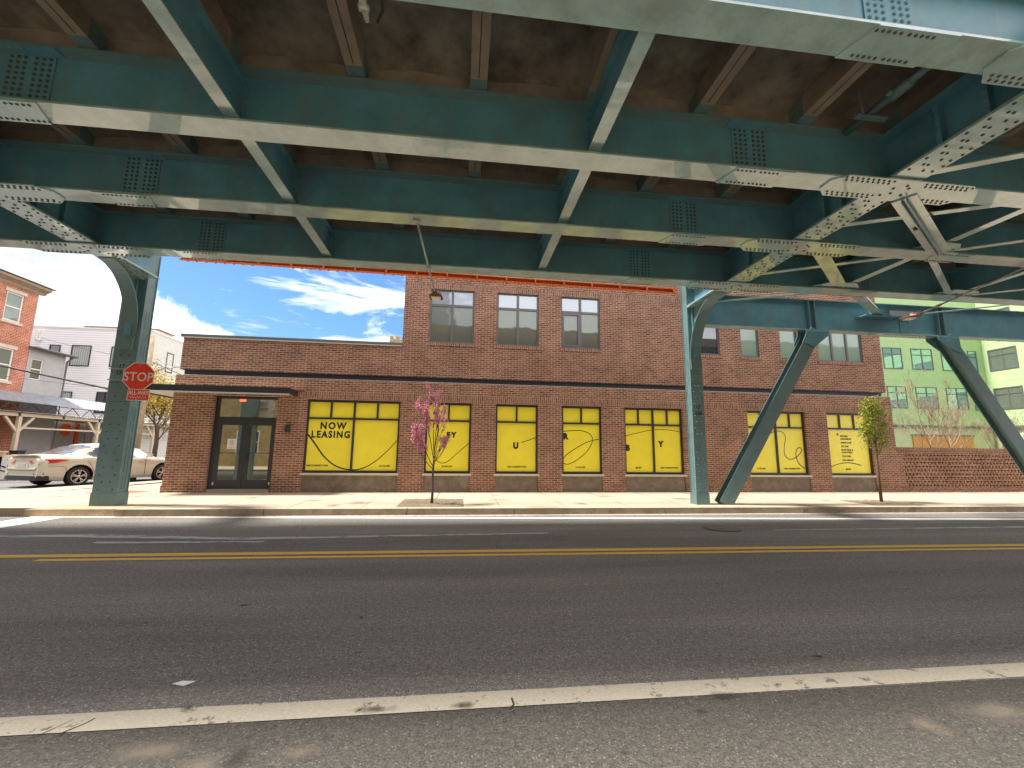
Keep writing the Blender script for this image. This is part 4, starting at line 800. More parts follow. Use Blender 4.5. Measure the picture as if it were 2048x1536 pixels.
def smooth(pts, n=8):
    out = []; P = [pts[0]]+pts+[pts[-1]]
    for i in range(1, len(P)-2):
        p0, p1, p2, p3 = P[i-1:i+3]
        for k in range(n):
            t = k/n; out.append(tuple(0.5*((2*p1[j])+(-p0[j]+p2[j])*t+(2*p0[j]-5*p1[j]+4*p2[j]-p3[j])*t*t+(-p0[j]+3*p1[j]-3*p2[j]+p3[j])*t**3) for j in range(2)))
    return out+[pts[-1]]
def curve(pts, w, parent):
    pts = smooth(pts); g = MB(); L_ = []; R_ = []
    n = len(pts)
    for i, p in enumerate(pts):
        q0 = pts[max(i-1, 0)]; q1 = pts[min(i+1, n-1)]; dx, dz = q1[0]-q0[0], q1[1]-q0[1]; l = math.hypot(dx, dz) or 1
        ww = (w[0]+(w[1]-w[0])*i/(n-1))/2 if isinstance(w, tuple) else w/2
        L_.append((p[0]-dz/l*ww, YF, p[1]+dx/l*ww)); R_.append((p[0]+dz/l*ww, YF, p[1]-dx/l*ww))
    for i in range(n-1): g.face([L_[i], R_[i], R_[i+1], L_[i+1]], 'ink')
    return g.build('line_drawing', parent)
curve([(-6.56, 1.86), (-6.37, 1.63), (-6.05, 1.21), (-5.67, 0.91), (-5.22, 0.80), (-4.86, 0.86), (-4.51, 1.07), (-4.15, 1.41), (-3.87, 1.75)], (0.05, 0.018), SW[0])
curve([(-2.20, 1.95), (-2.45, 1.62), (-2.66, 1.32), (-2.66, 1.12), (-2.50, 1.03), (-2.30, 1.08), (-2.05, 1.30), (-1.65, 1.66)], (0.018, 0.018), SW[1])
curve([(0.05, 1.70), (0.28, 1.78), (0.52, 1.87)], 0.02, SW[2])
curve([(1.42, 2.08), (1.64, 2.11), (2.07, 2.12), (2.35, 2.01), (2.44, 1.80), (2.26, 1.46), (1.94, 1.19), (1.63, 1.03), (1.46, 1.05), (1.43, 1.16), (1.56, 1.33), (1.97, 1.60), (2.32, 1.77), (2.66, 1.85)], 0.022, SW[3])
curve([(3.58, 1.97), (4.06, 2.09), (4.5, 2.18), (4.95, 2.21), (5.31, 2.18), (5.54, 2.14)], 0.018, SW[4])
curve([(8.07, 1.30), (8.2, 1.47), (8.53, 1.84), (8.94, 2.14), (9.22, 2.23), (9.43, 2.19), (9.52, 2.01), (9.44, 1.66), (9.44, 1.40), (9.59, 1.26), (9.83, 1.30), (10.04, 1.46), (10.12, 1.60), (10.02, 1.66), (9.90, 1.55), (9.88, 1.32), (9.98, 1.09), (10.18, 0.93)], (0.018, 0.032), SW[5])
curve([(11.2, 0.98), (11.48, 1.09), (11.88, 1.15), (12.18, 1.12), (12.45, 1.06)], (0.022, 0.03), SW[6])
YT = 0.112
def lt(i, s_, size, x, z, bold=0.0, xs=1.0, sp=1.0): return text('lettering', s_, size, (x, YT, z), SW[i], 'ink', bold=bold, xs=xs, spacing=sp)
lt(0, 'NOW', 0.285, -6.22, 2.035, 0.012, 0.92, 1.28); lt(0, 'LEASING', 0.285, -6.46, 1.77, 0.012, 0.86, 1.26)
lt(1, 'EY', 0.22, -2.36, 1.84, 0.016, 0.95, 1.5); lt(2, 'U', 0.26, -0.22, 1.51, 0.018, 0.9); lt(3, 'R', 0.26, 1.45, 1.84, 0.018, 0.9); lt(4, 'B', 0.26, 3.59, 1.49, 0.018, 0.9); lt(4, 'Y', 0.26, 4.76, 1.63, 0.018, 0.95)
URL, TEL = 'URBY.COM/FISHTOWN', '215.436.3300'
for i, s_, x in ((0, URL, -6.53), (0, TEL, -4.40), (1, TEL, -2.49), (2, URL, -0.41), (3, TEL, 1.85), (4, '@URBY', 3.91), (4, URL, 4.79), (5, TEL, 8.33), (5, URL, 9.37), (6, '@URBY', 11.80)):
    lt(i, s_, 0.075, x, 0.90, 0.002, 0.80, 1.0)
for s_, z in (('MODERN', 2.065), ('APARTMENTS', 1.965), ('ONSITE CAFE', 1.83), ('24/7 GYM', 1.70), ('ROOF DECK &', 1.575), ('COURTYARD', 1.485), ('DOG PARK', 1.35), ('WFH LIBRARY', 1.21)):
    lt(6, s_, 0.085, 11.70, z, 0.0025, 0.85)
lt(6, '+', 0.16, 11.56, 2.10, 0.006)
# upper windows
def up_window(i, a, b, c, d, kind):
    o = empty('upper_window', (0, 0, 0)); o.parent = BB; y = 0.115; fw_ = 0.055
    g = MB(); F_ = 'greyframe'
    g.box(a+0.001, a+fw_, y, y+0.07, c+0.001, d-0.001, F_); g.box(b-fw_, b-0.001, y, y+0.07, c+0.001, d-0.001, F_); g.box(a+fw_, b-fw_, y, y+0.069, d-fw_, d-0.002, F_); g.box(a+fw_, b-fw_, y, y+0.069, c+0.002, c+fw_, F_)
    tz = 6.19
    if b-a > 1.2:
        n = 2 if b-a < 1.6 else 3
        for k in range(1, n): x = a+(b-a)*k/n; g.box(x-0.04, x+0.04, y-0.004, y+0.07, c+0.003, d-0.003, F_)
    if kind != 2: g.box(a+fw_, b-fw_, y+0.001, y+0.068, tz-0.04, tz+0.04, F_)
    if kind == 1:
        m_ = (a+b)/2; g.box(a+fw_, a+fw_+0.06, y-0.008, y+0.06, c+fw_, tz-0.04, F_); g.box(m_-0.10, m_-0.04, y-0.008, y+0.06, c+fw_, tz-0.04, F_); g.box(a+fw_, m_-0.04, y-0.009, y+0.06, c+fw_, c+fw_+0.07, F_); g.box(a+fw_, m_-0.04, y-0.009, y+0.06, tz-0.11, tz-0.04, F_)
    g.build('window_frame', o)
    g = MB(); gl = 'glassgr' if kind == 2 else 'glassup'
    if i == 3: gl = 'glassdk'
    g.box(a+0.03, b-0.03, y+0.03, y+0.036, c+0.03, (tz if kind != 2 else d-0.03), gl); g.build('pane', o)
    if kind != 2: g = MB(); g.box(a+0.03, b-0.03, y+0.03, y+0.036, tz+0.001, d-0.03, 'glasstop'); g.build('upper_pane', o)
for i, (w, k) in enumerate(zip(UP, (0, 0, 1, 2, 2, 2, 2))): up_window(i, *w, k)
# entrance
dr = empty('entrance_door', (0, 0, 0)); dr.parent = BB; y = 0.13
g = MB(); a, b = -9.25, -7.46
g.box(a+0.001, a+0.10, y-0.01, y+0.1, 0.15, 2.979, 'dark'); g.box(b-0.035, b-0.001, y-0.01, y+0.1, 0.15, 2.979, 'dark'); g.box(a+0.1, b-0.035, y-0.009, y+0.1, 2.92, 2.978, 'dark'); g.box(a+0.1, b-0.035, y-0.009, y+0.1, 2.26, 2.345, 'dark'); g.build('door_frame', dr)
g = MB(); g.box(a+0.10, b-0.04, y+0.03, y+0.036, 2.345, 2.92, 'glassdoor'); g.build('transom_pane', dr)
g = MB(); g.box(-8.61, -8.44, y+0.024, y+0.029, 2.82, 2.88, 'exitred'); g.build('exit_sign', dr)
for x0, x1 in ((-9.15, -8.335), (-8.325, -7.50)):
    lf = empty('door_leaf', (0, 0, 0)); lf.parent = dr
    # thing > part > sub-part: leaf frame, pane and handle hang off the door part
g = MB()
for o in list(bpy.data.objects):
    if o.name.startswith('door_leaf'): bpy.data.objects.remove(o)
for x0, x1, s_ in ((-9.15, -8.335, 1), (-8.325, -7.50, -1)):
    g = MB(); g.box(x0, x0+0.125, y, y+0.05, 0.23, 2.255, 'dark'); g.box(x1-0.125, x1, y, y+0.05, 0.23, 2.255, 'dark'); g.box(x0+0.125, x1-0.125, y+0.001, y+0.049, 2.10, 2.254, 'dark'); g.box(x0+0.125, x1-0.125, y+0.001, y+0.049, 0.231, 0.49, 'dark')
    g.box(x0+0.125, x1-0.125, y+0.004, y+0.02, 1.265, 1.285, 'dark')
    xh = x1-0.16 if s_ > 0 else x0+0.03
    g.tube([(xh+0.065, y-0.005, 1.05), (xh+0.065, y-0.06, 1.05), (xh+0.065, y-0.06, 1.30), (xh+0.065, y-0.005, 1.30)], 0.013, 'dark', 6)
    xp = x0+0.03 if s_ > 0 else x1-0.07
    g.box(xp, xp+0.035, y-0.004, y, 0.34, 0.42, 'white')
    g.build('door_leaf', dr)
    g = MB(); g.box(x0+0.12, x1-0.12, y+0.024, y+0.03, 0.48, 2.11, 'glassdoor'); g.build('door_pane', dr)
g = MB(); g.box(-8.83, -8.57, y+0.016, y+0.023, 1.39, 1.69, 'paper'); g.box(-8.79, -8.61, y+0.0145, y+0.0155, 1.43, 1.445, 'orangepanel')
for k in range(6): g.box(-8.77, -8.63-0.02*(k % 2), y+0.0145, y+0.0155, 1.50+k*0.026, 1.506+k*0.026, 'ink')
g.build('paper_notice', dr)
g = MB(); g.box(-9.2, -7.5, 0.02, 0.20, 0.14, 0.225, 'concrete'); g.build('threshold', dr)
# canopy
g = MB(); x0, x1, y0 = -11.25, -6.90, -0.75
g.box(x0, x1, y0, y0+0.06, 2.99, 3.165, 'belt'); g.box(x0, x0+0.06, y0+0.06, 2.6, 2.99, 3.165, 'belt'); g.box(x1-0.06, x1, y0+0.06, -0.004, 2.99, 3.165, 'belt')
g.box(x0+0.06, x1-0.06, y0+0.06, -0.004, 3.02, 3.06, 'soffit'); g.box(x0+0.06, -10.39, -0.004, 2.6, 3.02, 3.06, 'soffit'); g.box(x0-0.004, x1+0.004, y0-0.004, y0+0.055, 2.975, 2.989, 'coplight')
g.build('canopy', BB)
g = MB(); g.box(-10.38, -6.70, -0.05, -0.001, 3.19, 3.235, 'copper'); g.build('flashing', BB)
g = MB(); g.box(-7.15, -7.04, -0.09, -0.001, 1.90, 2.13, 'dark'); g.box(-7.17, -7.02, -0.10, -0.085, 1.94, 2.09, 'dark'); g.build('wall_lamp', BB)
# perforated brick screen wall
PW = empty('screen_wall', (1.9, 13.89, 0), R(1.0), 'low perforated brick screen wall right of the brown building', 'wall')
g = MB(); rh = 0.0677
g.box(13.85, 14.12, 0.02, 0.28, 0.10, 1.63, 'brick'); g.box(14.12, 30, 0.02, 0.22, 0.10, 0.334, 'brick'); g.box(14.12, 30, 0.02, 0.22, 1.48, 1.63, 'brick')
g.box(14.12, 30, 0.19, 0.24, 0.334, 1.48, 'holeshade')  # added dark sheet that gives the openings their shade
z = 0.334; k = 0
while z < 1.47:
    if k % 2 == 0:
        x = 14.12+(0.0 if (k//2) % 2 else 0.075)
        if x > 14.13: g.box(14.12, x, 0.021, 0.20, z, z+rh, 'brick')
        while x < 26: g.box(x+0.072, x+0.15, 0.02, 0.19, z+0.002, z+rh-0.002, 'brick'); x += 0.15
    else: g.box(14.12, 30, 0.02, 0.20, z, z+rh, 'brick')
    z += rh; k += 1
g.build('perforated_bricks', PW)
g = MB(); g.box(13.86, 30.02, -0.01, 0.26, 1.632, 1.73, 'soldier'); g.build('coping_course', PW)

# ================================================================ generic helpers for background houses
def window_part(parent, face, u0, u1, z0, z1, pl, frame='white', glass='glassdk', out=-1, sash=True, fw_=0.07, lintel=None, mull=0, topz=None, dep=0.10):
    """face 'x': wall plane x=pl facing out*x, u is y; face 'y': wall plane y=pl, u is x"""
    g = MB()
    def B(a, b, d0, d1, c, d, m):
        q0, q1 = pl+out*d0, pl+out*d1
        if face == 'y': g.box(a, b, q0, q1, c, d, m)
        else: g.box(q0, q1, a, b, c, d, m)
    B(u0, u0+fw_, -dep, 0.02, z0, z1, frame); B(u1-fw_, u1, -dep, 0.02, z0, z1, frame); B(u0+fw_, u1-fw_, -dep, 0.019, z1-fw_, z1-0.001, frame); B(u0+fw_, u1-fw_, -dep, 0.019, z0+0.001, z0+fw_, frame)
    if sash: zm = (z0+z1)/2; B(u0+fw_, u1-fw_, -dep, 0.012, zm-0.03, zm+0.03, frame)
    if topz: B(u0+fw_, u1-fw_, -dep, 0.012, topz-0.035, topz+0.035, frame)
    for k in range(1, mull+1): m_ = u0+(u1-u0)*k/(mull+1); B(m_-0.04, m_+0.04, -dep, 0.014, z0+0.002, z1-0.002, frame)
    o = g.build('window', parent)
    g = MB(); B2 = B; B(u0+0.02, u1-0.02, -0.02, -0.012, z0+0.02, z1-0.02, glass); g.build('pane', o)
    if lintel:
        g = MB(); B(u0-0.13, u1+0.13, 0.061, 0.09, z1+0.002, z1+0.19, lintel); g.build('window_lintel', o); g = MB(); B(u0-0.1, u1+0.1, 0.0, 0.13, z0-0.15, z0-0.002, lintel); g.build('window_sill', o)
    return o
# red brick rowhouse (far left)
XB = -24.86
h = empty('red_brick_house', (XB, 24, 0), 0, 'red brick rowhouse with bracketed cornice and white sash windows at left edge', 'house')
hh = [(24.0-22+0.0, 0, 0, 0)]
def holes_x(mb, x, ya_, yb_, z0, z1, holes, m, depth=0.15):
    ys = sorted({ya_, yb_}|{h_[0] for h_ in holes}|{h_[1] for h_ in holes}); zs = sorted({z0, z1}|{h_[2] for h_ in holes}|{h_[3] for h_ in holes})
    for i in range(len(ys)-1):
        for j in range(len(zs)-1):
            cy, cz = (ys[i]+ys[i+1])/2, (zs[j]+zs[j+1])/2
            if any(q[0] < cy < q[1] and q[2] < cz < q[3] for q in holes): continue
            mb.face([(x, ys[i+1], zs[j]), (x, ys[i], zs[j]), (x, ys[i], zs[j+1]), (x, ys[i+1], zs[j+1])][::-1], m)
    s_ = -depth
    for a, b, c, d in holes:
        mb.face([(x, a, c), (x, a, d), (x+s_, a, d), (x+s_, a, c)], m); mb.face([(x, b, c), (x, b, d), (x+s_, b, d), (x+s_, b, c)], m)
        mb.face([(x, a, d), (x, b, d), (x+s_, b, d), (x+s_, a, d)], m); mb.face([(x, a, c), (x, b, c), (x+s_, b, c), (x+s_, a, c)], m)
g = MB(); W1_ = [(1.58, 2.52, 8.17, 9.76), (1.58, 2.52, 4.88, 6.65), (-1.1, -0.16, 8.17, 9.76), (-1.1, -0.16, 4.88, 6.65)]
holes_x(g, 0, -6, 3.30, 0, 10.2, W1_, 'redbrick'); g.face([(0, 3.30, 0), (-9, 3.30, 0), (-9, 3.30, 10.2), (0, 3.30, 10.2)], 'redbrick'); g.face([(0, -6, 0), (-9, -6, 0), (-9, -6, 10.2), (0, -6, 10.2)], 'redbrick'); g.face([(0, -6, 10.2), (0, 3.3, 10.2), (-9, 3.3, 10.2), (-9, -6, 10.2)], 'roofdk')
g.build('wall', h)
g = MB(); g.prism([(0.0, 10.15), (0.12, 10.15), (0.16, 10.24), (0.30, 10.34), (0.42, 10.40), (0.46, 10.52), (0.0, 10.56)], -6.2, 3.55, 'cornice', 'y') 
g.prism([(0.0, 10.12), (0.06, 10.12), (0.06, 10.15), (0.0, 10.15)], -6.2, 3.4, 'lintel', 'y'); g.box(-9, 0.50, -6.3, 3.75, 10.56, 10.60, 'roofdk'); g.build('cornice', h)
for a, b, c, d in W1_: window_part(h, 'x', a, b, c, d, -0.06, 'white', 'glassup', 1, True, 0.07, 'lintel')
# grey stucco house
h = empty('grey_stucco_house', (XB, 27.3, 0), 0, 'grey stucco house with dark eaves behind the red brick one', 'house')
g = MB(); holes_x(g, 0, 0.02, 2.35, 0, 6.95, [(0.30, 0.98, 5.2, 6.4)], 'stucco'); g.face([(0, 2.35, 0), (-8, 2.35, 0), (-8, 2.35, 8), (0, 2.35, 6.95)], 'stucco')
g.build('wall', h); g = MB(); g.prism([(0.32, 6.90), (0.35, 7.02), (-8, 8.4), (-8, 8.2), (0.0, 6.95)], -0.05, 2.75, 'roofdk', 'y'); g.tube([(0.36, -0.05, 6.98), (0.36, 2.75, 6.98)], 0.07, 'roofdk', 6); g.build('roof', h)
g = MB(); g.tube([(0.30, 2.5, 6.9), (0.06, 2.42, 6.6), (0.06, 2.42, 0.2)], 0.055, 'roofdk', 6); g.build('downpipe', h)
window_part(h, 'x', 0.30, 0.98, 5.2, 6.4, -0.06, 'white', 'glassdk', 1, True, 0.05)
# white clapboard apartment house
h = empty('white_clapboard_house', (-23.0, 34, 0), 0, 'large white clapboard house with black framed windows', 'house')
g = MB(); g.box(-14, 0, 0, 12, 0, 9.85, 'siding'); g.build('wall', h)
g = MB(); g.box(-14.1, 0.06, -0.06, 12.06, 9.85, 9.97, 'white'); g.box(-5.0, -0.5, 1.2, 3, 9.97, 10.3, 'ply'); g.box(-5.6, -0.4, 1.1, 3.1, 10.3, 10.38, 'roofdk'); g.build('roof_edge', h)
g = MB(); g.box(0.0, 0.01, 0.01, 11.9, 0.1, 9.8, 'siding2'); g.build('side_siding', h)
sc = 34/30.0
for (a, b, c, d, gl) in ((-28.22+23, -26.93+23, 7.08, 8.63, 'glasscurt'), (-29.66+23, -28.95+23, 7.5, 8.60, 'glassdk'), (-28.4+23, -27.7+23, 4.45, 5.22, 'glasscurt'), (-26.12+23, -25.0+23, 3.70, 5.25, 'glassdk'), (-25.6+23, -24.3+23, 7.1, 8.62, 'glasscurt')):
    window_part(h, 'y', a, b, c, d, -0.02, 'carblack', gl, -1, False, 0.06, mull=1 if b-a > 1.1 and gl == 'glassdk' else 0)
window_part(h, 'x', 1.80, 2.60, 7.15, 8.70, 0.02, 'carblack', 'glassup', 1, False, 0.06)
for x in (-8.4, -7.2):
    g = MB(); g.box(x-0.12, x, -0.15, -0.01, 8.9, 9.6, 'white'); g.box(x-0.4, x-0.28, -0.15, -0.01, 8.9, 9.6, 'white'); g.box(x-0.2, x-0.06, -0.4, -0.01, 8.85, 8.93, 'white'); g.build('vent_box', h)
# timber market pavilion
pv = empty('timber_pavilion', (-22.75, 24, 0), 0, 'cream timber pavilion with corrugated roof along the side street', 'pavilion')
g = MB(); n = 120
def corr(g, x0, x1, y0, y1, z0, z1, m, pitch=0.16, amp=0.022):
    k = int((y1-y0)/(pitch/4)); vs = []
    for i in range(k+1):
        y = y0+(y1-y0)*i/k; w = amp*math.sin(2*math.pi*y/pitch); vs += [(x0, y, z0+w), (x1, y, z1+w)]
    g.raw(vs, [(2*i, 2*i+1, 2*i+3, 2*i+2) for i in range(k)], m)
corr(g, 0.35, -3.4, -3, 15.5, 3.10, 3.35, 'corr'); g.build('low_roof', pv)
g = MB(); corr(g, -0.85, -2.1, -3, 9.5, 3.72, 4.38, 'corr'); g.build('high_roof', pv)
g = MB(); g.box(0.05, 0.2, -3, 15.5, 2.88, 3.06, 'wood'); g.box(-3.3, -3.15, -3, 15.5, 2.95, 3.15, 'wood')
for y in (-1.5, 0.9, 3.4, 5.9, 8.4, 10.9, 13.4): g.box(-3.3, 0.2, y-0.06, y+0.06, 2.90, 3.05, 'wood')
g.build('roof_beam', pv)
for y in (1.0, 5.9, 10.9, 14.6):
    for x in (0.12, -3.22):
        g = MB(); g.box(x-0.08, x+0.08, y-0.08, y+0.08, 0, 2.9, 'wood')
        for s_ in (-1, 1): g.bar((x, y, 2.05), (x, y+s_*0.75, 2.86), 0.09, 0.11, 'wood'); 
        g.bar((x, y, 2.05), (x+(-0.7 if x > 0 else 0.7), y, 2.86), 0.09, 0.11, 'wood'); g.build('post', pv)
g = MB(); g.box(0.07, 0.15, 1.0, 14.6, 2.26, 2.34, 'wood'); g.build('rail', pv)
g = MB()
for k in range(18):
    y = -2.2+k*0.62; g.bar((-0.9, y, 3.12 if k % 2 else 3.66), (-0.9, y+0.62, 3.66 if k % 2 else 3.12), 0.03, 0.03, 'carblack')
g.bar((-0.9, -2.2, 3.66), (-0.9, 9, 3.66), 0.04, 0.04, 'carblack'); g.build('truss', pv)
g = MB()
for y in range(-2, 14, 2):
    g.box(-0.62, 0.1, y+0.02, y+0.10, 2.6, 2.64, 'wood')
# mural wall behind
mw = empty('mural_wall', (-26.2, 27.5, 0), 0, 'pale courtyard wall with painted orange disc and green leaf shapes', 'wall')
g = MB(); g.box(-0.2, 0, -5, 6.0, 0, 3.1, 'stucco'); g.box(-0.2, 0.03, 6.0, 11, 0, 3.05, 'siding2'); g.build('wall', mw)
def disc(cy, cz, r, m, sy=1.0, leaf=False):
    pts = []
    for i in range(20):
        t = 2*math.pi*i/20; rr_ = r*(abs(math.cos(t))**0.6 if leaf else 1); pts.append((cy+sy*r*math.cos(t)*(1 if not leaf else 0.9), cz+(rr_ if not leaf else r*1.15*(1-abs(math.cos(t))**1.6)+0)*math.sin(t)))
    g = MB(); g.prism(pts, 0.004, 0.02, m, 'x'); g.build('mural_shape', mw)
disc(4.6, 2.45, 0.42, 'mural_red'); disc(3.3, 1.45, 0.5, 'mural_green', 0.9, True); disc(1.2, 1.6, 0.42, 'mural_tan', 0.8)
g = MB(); g.box(-0.05, 0.09, 5.3, 5.55, 0, 3.0, 'mural_red'); g.build('pillar', mw)
g = MB(); corr(g, 0.06, 0.061, 6.1, 9.3, 0.2, 2.7, 'corr')
k = 80; vs = []
for i in range(k+1):
    y = 6.1+3.2*i/k; w = 0.03*math.sin(2*math.pi*y/0.2); vs += [(0.09+w, y, 0.3), (0.09+w, y, 2.75)]
g = MB(); g.raw(vs, [(2*i, 2*i+1, 2*i+3, 2*i+2) for i in range(k)], 'corr'); g.build('corrugated_panel', mw)
# roadside odds and ends by the pavilion
g = MB(); g.box(-20.0, -18.45, 20.0, 20.12, 0, 1.12, 'ply'); g.box(-20.05, -18.40, 19.97, 20.15, 1.12, 1.17, 'wood'); g.box(-19.9, -18.55, 20.12, 20.7, 0, 1.0, 'ply')
g.build('plywood_planter', label='tan plywood planter box at the left edge of the photo', cat='planter')
g = MB(); g.box(-18.75, -17.95, 20.0, 20.06, 0.05, 0.95, 'white'); g.box(-18.79, -18.73, 19.9, 20.1, 0, 1.0, 'galv'); g.box(-17.97, -17.91, 19.9, 20.1, 0, 1.0, 'galv'); g.bar((-18.55, 19.99, 0.62), (-18.2, 19.99, 0.5), 0.01, 0.05, 'ink'); g.bar((-18.5, 19.99, 0.42), (-18.25, 19.99, 0.36), 0.01, 0.04, 'ink')
g.build('white_barrier', label='white banner barrier between the planter and the silver car', cat='barrier')
g = MB(); g.box(-19.65, -19.48, 19.9, 20.07, 0, 2.85, 'wood'); g.build('timber_post', label='cream timber post carrying a small yellow notice', cat='post')
yn = empty('yellow_notice', (-19.55, 19.86, 2.05), R(25), 'small yellow notice board on the cream timber post', 'sign')
g = MB(); g.box(-0.24, 0.22, 0, 0.02, -0.26, 0.27, 'signyellow'); g.box(-0.24, 0.22, -0.002, 0.0, 0.20, 0.275, 'carblack')
for z, w in ((0.08, 0.12), (-0.02, 0.14)): g.box(-w, w*0.3, -0.003, -0.001, z, z+0.05, 'ink'); g.box(w*0.4, w, -0.003, -0.001, z, z+0.05, 'ink')
g.box(-0.15, 0.15, -0.003, -0.001, -0.15, -0.135, 'ink'); g.build('sign_face', yn)
g = MB(); g.box(-21.5, -21.15, 23.6, 23.95, 0, 1.1, 'carblack'); g.box(-21.53, -21.12, 23.57, 23.98, 1.1, 1.16, 'carblack'); g.build('litter_bin', label='black bin standing behind the white barrier', cat='bin')
# utility pole, arm and wires
up_ = empty('utility_pole', (-13.54, 20, 0), 0, 'weathered wooden utility pole behind the left teal column', 'utility pole')
g = MB(); g.tube([(0, 0, 0), (0, 0, 6.2)], [0.15, 0.12], 'polewood', 10); g.build('pole', up_)
g = MB(); g.tube([(0.1, 0, 4.45), (0.35, 0, 4.65), (0.75, 0, 4.80), (1.2, 0, 4.86)], 0.028, 'galv'); g.box(1.1, 1.42, -0.07, 0.07, 4.84, 4.93, 'white'); g.box(1.16, 1.22, -0.03, 0.03, 4.93, 4.98, 'white'); g.build('lamp_arm', up_)
def wire(name, pts, r, label):
    g = MB(); a, b = Vector(pts[0]), Vector(pts[1]); P = []
    for i in range(13): t = i/12; p = a.lerp(b, t); p.z -= pts[2]*4*t*(1-t); P.append(p)
    g.tube(P, r, 'black', 5); g.build(name, label=label, cat='cable')
wire('overhead_cable', ((-22.5, 17.2, 5.55), (-13.5, 19.9, 3.55), 0.05), 0.035, 'thick black overhead cable crossing in front of the brick rowhouse')
wire('overhead_cable', ((-23.5, 19.0, 4.85), (-13.5, 19.95, 3.75), 0.12), 0.009, 'thin lower wire sagging just under the thick black cable')
wire('overhead_cable', ((-26.8, 30, 8.2), (-13.6, 20, 5.1), 0.1), 0.010, 'thin wire falling across the white clapboard wall')
wire('overhead_cable', ((-13.5, 20.0, 5.1), (-9.9, 24, 3.4), 0.1), 0.012, 'thin wire running right from the wooden pole behind the stop sign')
# far castellated tower
g = MB(); g.box(-7.7, -3, 44.9, 48, 0, 12.75, 'tanbrick')
for k in range(5): g.box(-7.7+k*0.62, -7.35+k*0.62, 44.9, 45.2, 12.75, 13.1, 'tanbrick')
g.build('brick_tower', label='distant brick tower top with battlements above the low roof', cat='tower')
# ---------------------------------------------------------------- lime green apartment building
gb = empty('lime_green_building', (42.45, 30, 0), 0, 'lime green stucco apartment block behind the screen wall', 'building')
g = MB(); g.box(-18, 0, 0, 14, 3.78, 14.5, 'green'); g.box(0, 14, -14, 14, 3.78, 14.5, 'green'); g.build('wall', gb)
g = MB(); g.box(-18, 0.0, 0.12, 13.9, 0, 3.6, 'green2'); g.box(0.12, 14, -13.9, 13.9, 0, 3.6, 'green2'); g.box(-18, 0.02, -0.05, 0.1, 3.6, 3.78, 'greyframe'); g.box(-0.05, 0.1, -14, -0.05, 3.6, 3.78, 'greyframe'); g.box(-7.4, -2.0, 0.05, 0.12, 1.2, 2.95, 'orangepanel'); g.box(-7.5, -1.9, 0.02, 0.12, 2.95, 3.05, 'greyframe'); g.build('ground_floor', gb)
g = MB()
for z in (4.15, 7.35, 10.5): g.box(-18, 0, -0.012, 0, z, z+0.03, 'green2'); g.box(-0.012, 0, -14, 0, z, z+0.03, 'green2')
g.build('stucco_joint', gb)
for zl, zh, tz in ((5.08, 6.82, 6.30), (8.22, 9.95, 9.42), (11.3, 13.1, 12.55)):
    for u0, u1 in ((-9.25, -7.55), (-6.7, -4.78), (-3.95, -2.05), (-12.0, -10.1)):
        window_part(gb, 'y', u0, u1, zl, zh, -0.02, 'greyframe', 'glassteal', -1, False, 0.06, mull=1, topz=tz)
    window_part(gb, 'y', -1.45, -0.65, zl-0.05, zh, -0.02, 'greyframe', 'glassteal', -1, False, 0.06, topz=tz)
    for u0, u1 in ((-2.2, -0.35), (-5.4, -3.2), (-8.6, -6.4)):
        window_part(gb, 'x', u0, u1, zl, zh, -0.02, 'greyframe', 'glassup', -1, False, 0.09, mull=1, topz=tz)

# ================================================================ trees
def limb(mb, p, d, L_, r, depth, tips, rnd, m, spread=0.5, split=3, up=0.12, seg=4, shrink=0.68, minr=0.003, allnodes=False):
    pts = [Vector(p)]; rs = [r]; q = Vector(p); dd = Vector(d).normalized(); nodes = []
    for i in range(seg):
        dd = (dd+Vector((rnd.uniform(-1, 1), rnd.uniform(-1, 1), rnd.uniform(-1, 1)))*0.10+Vector((0, 0, up))).normalized(); q = q+dd*L_/seg
        pts.append(q.copy()); rs.append(max(minr, r*(1-(i+1)/seg*0.45))); nodes.append((q.copy(), dd.copy(), rs[-1]))
    mb.tube(pts, rs, m, 5 if depth > 1 else 4, False)
    tips.append((q.copy(), dd.copy(), depth))
    if allnodes: tips.extend((a_, b_, depth) for a_, b_, c_ in nodes[:-1])
    if depth > 0:
        for k in range(split):
            b, bd, br = nodes[rnd.randint(max(0, seg//2-1), seg-1)]
            ax = Vector((rnd.uniform(-1, 1), rnd.uniform(-1, 1), rnd.uniform(-0.4, 0.7))).normalized()
            limb(mb, b, (bd+ax*spread*1.4), L_*shrink*rnd.uniform(0.8, 1.15), br*0.62, depth-1, tips, rnd, m, spread, split, up, seg, shrink, minr, allnodes)
def leaves(mb, c, n, rad, size, rnd, mats, squash=1.0):
    for _ in range(n):
        v = Vector((rnd.gauss(0, 1), rnd.gauss(0, 1), rnd.gauss(0, 1)*squash))*rad*0.5; p = c+v
        a = Vector((rnd.uniform(-1, 1), rnd.uniform(-1, 1), rnd.uniform(-1, 1))).normalized(); b = a.orthogonal().normalized(); b = (b*math.cos(1)+a.cross(b)*math.sin(rnd.uniform(0, 6))).normalized()
        s_ = size*rnd.uniform(0.6, 1.3); mb.face([p-a*s_, p-b*s_*0.45, p+a*s_, p+b*s_*0.45], rnd.choice(mats))
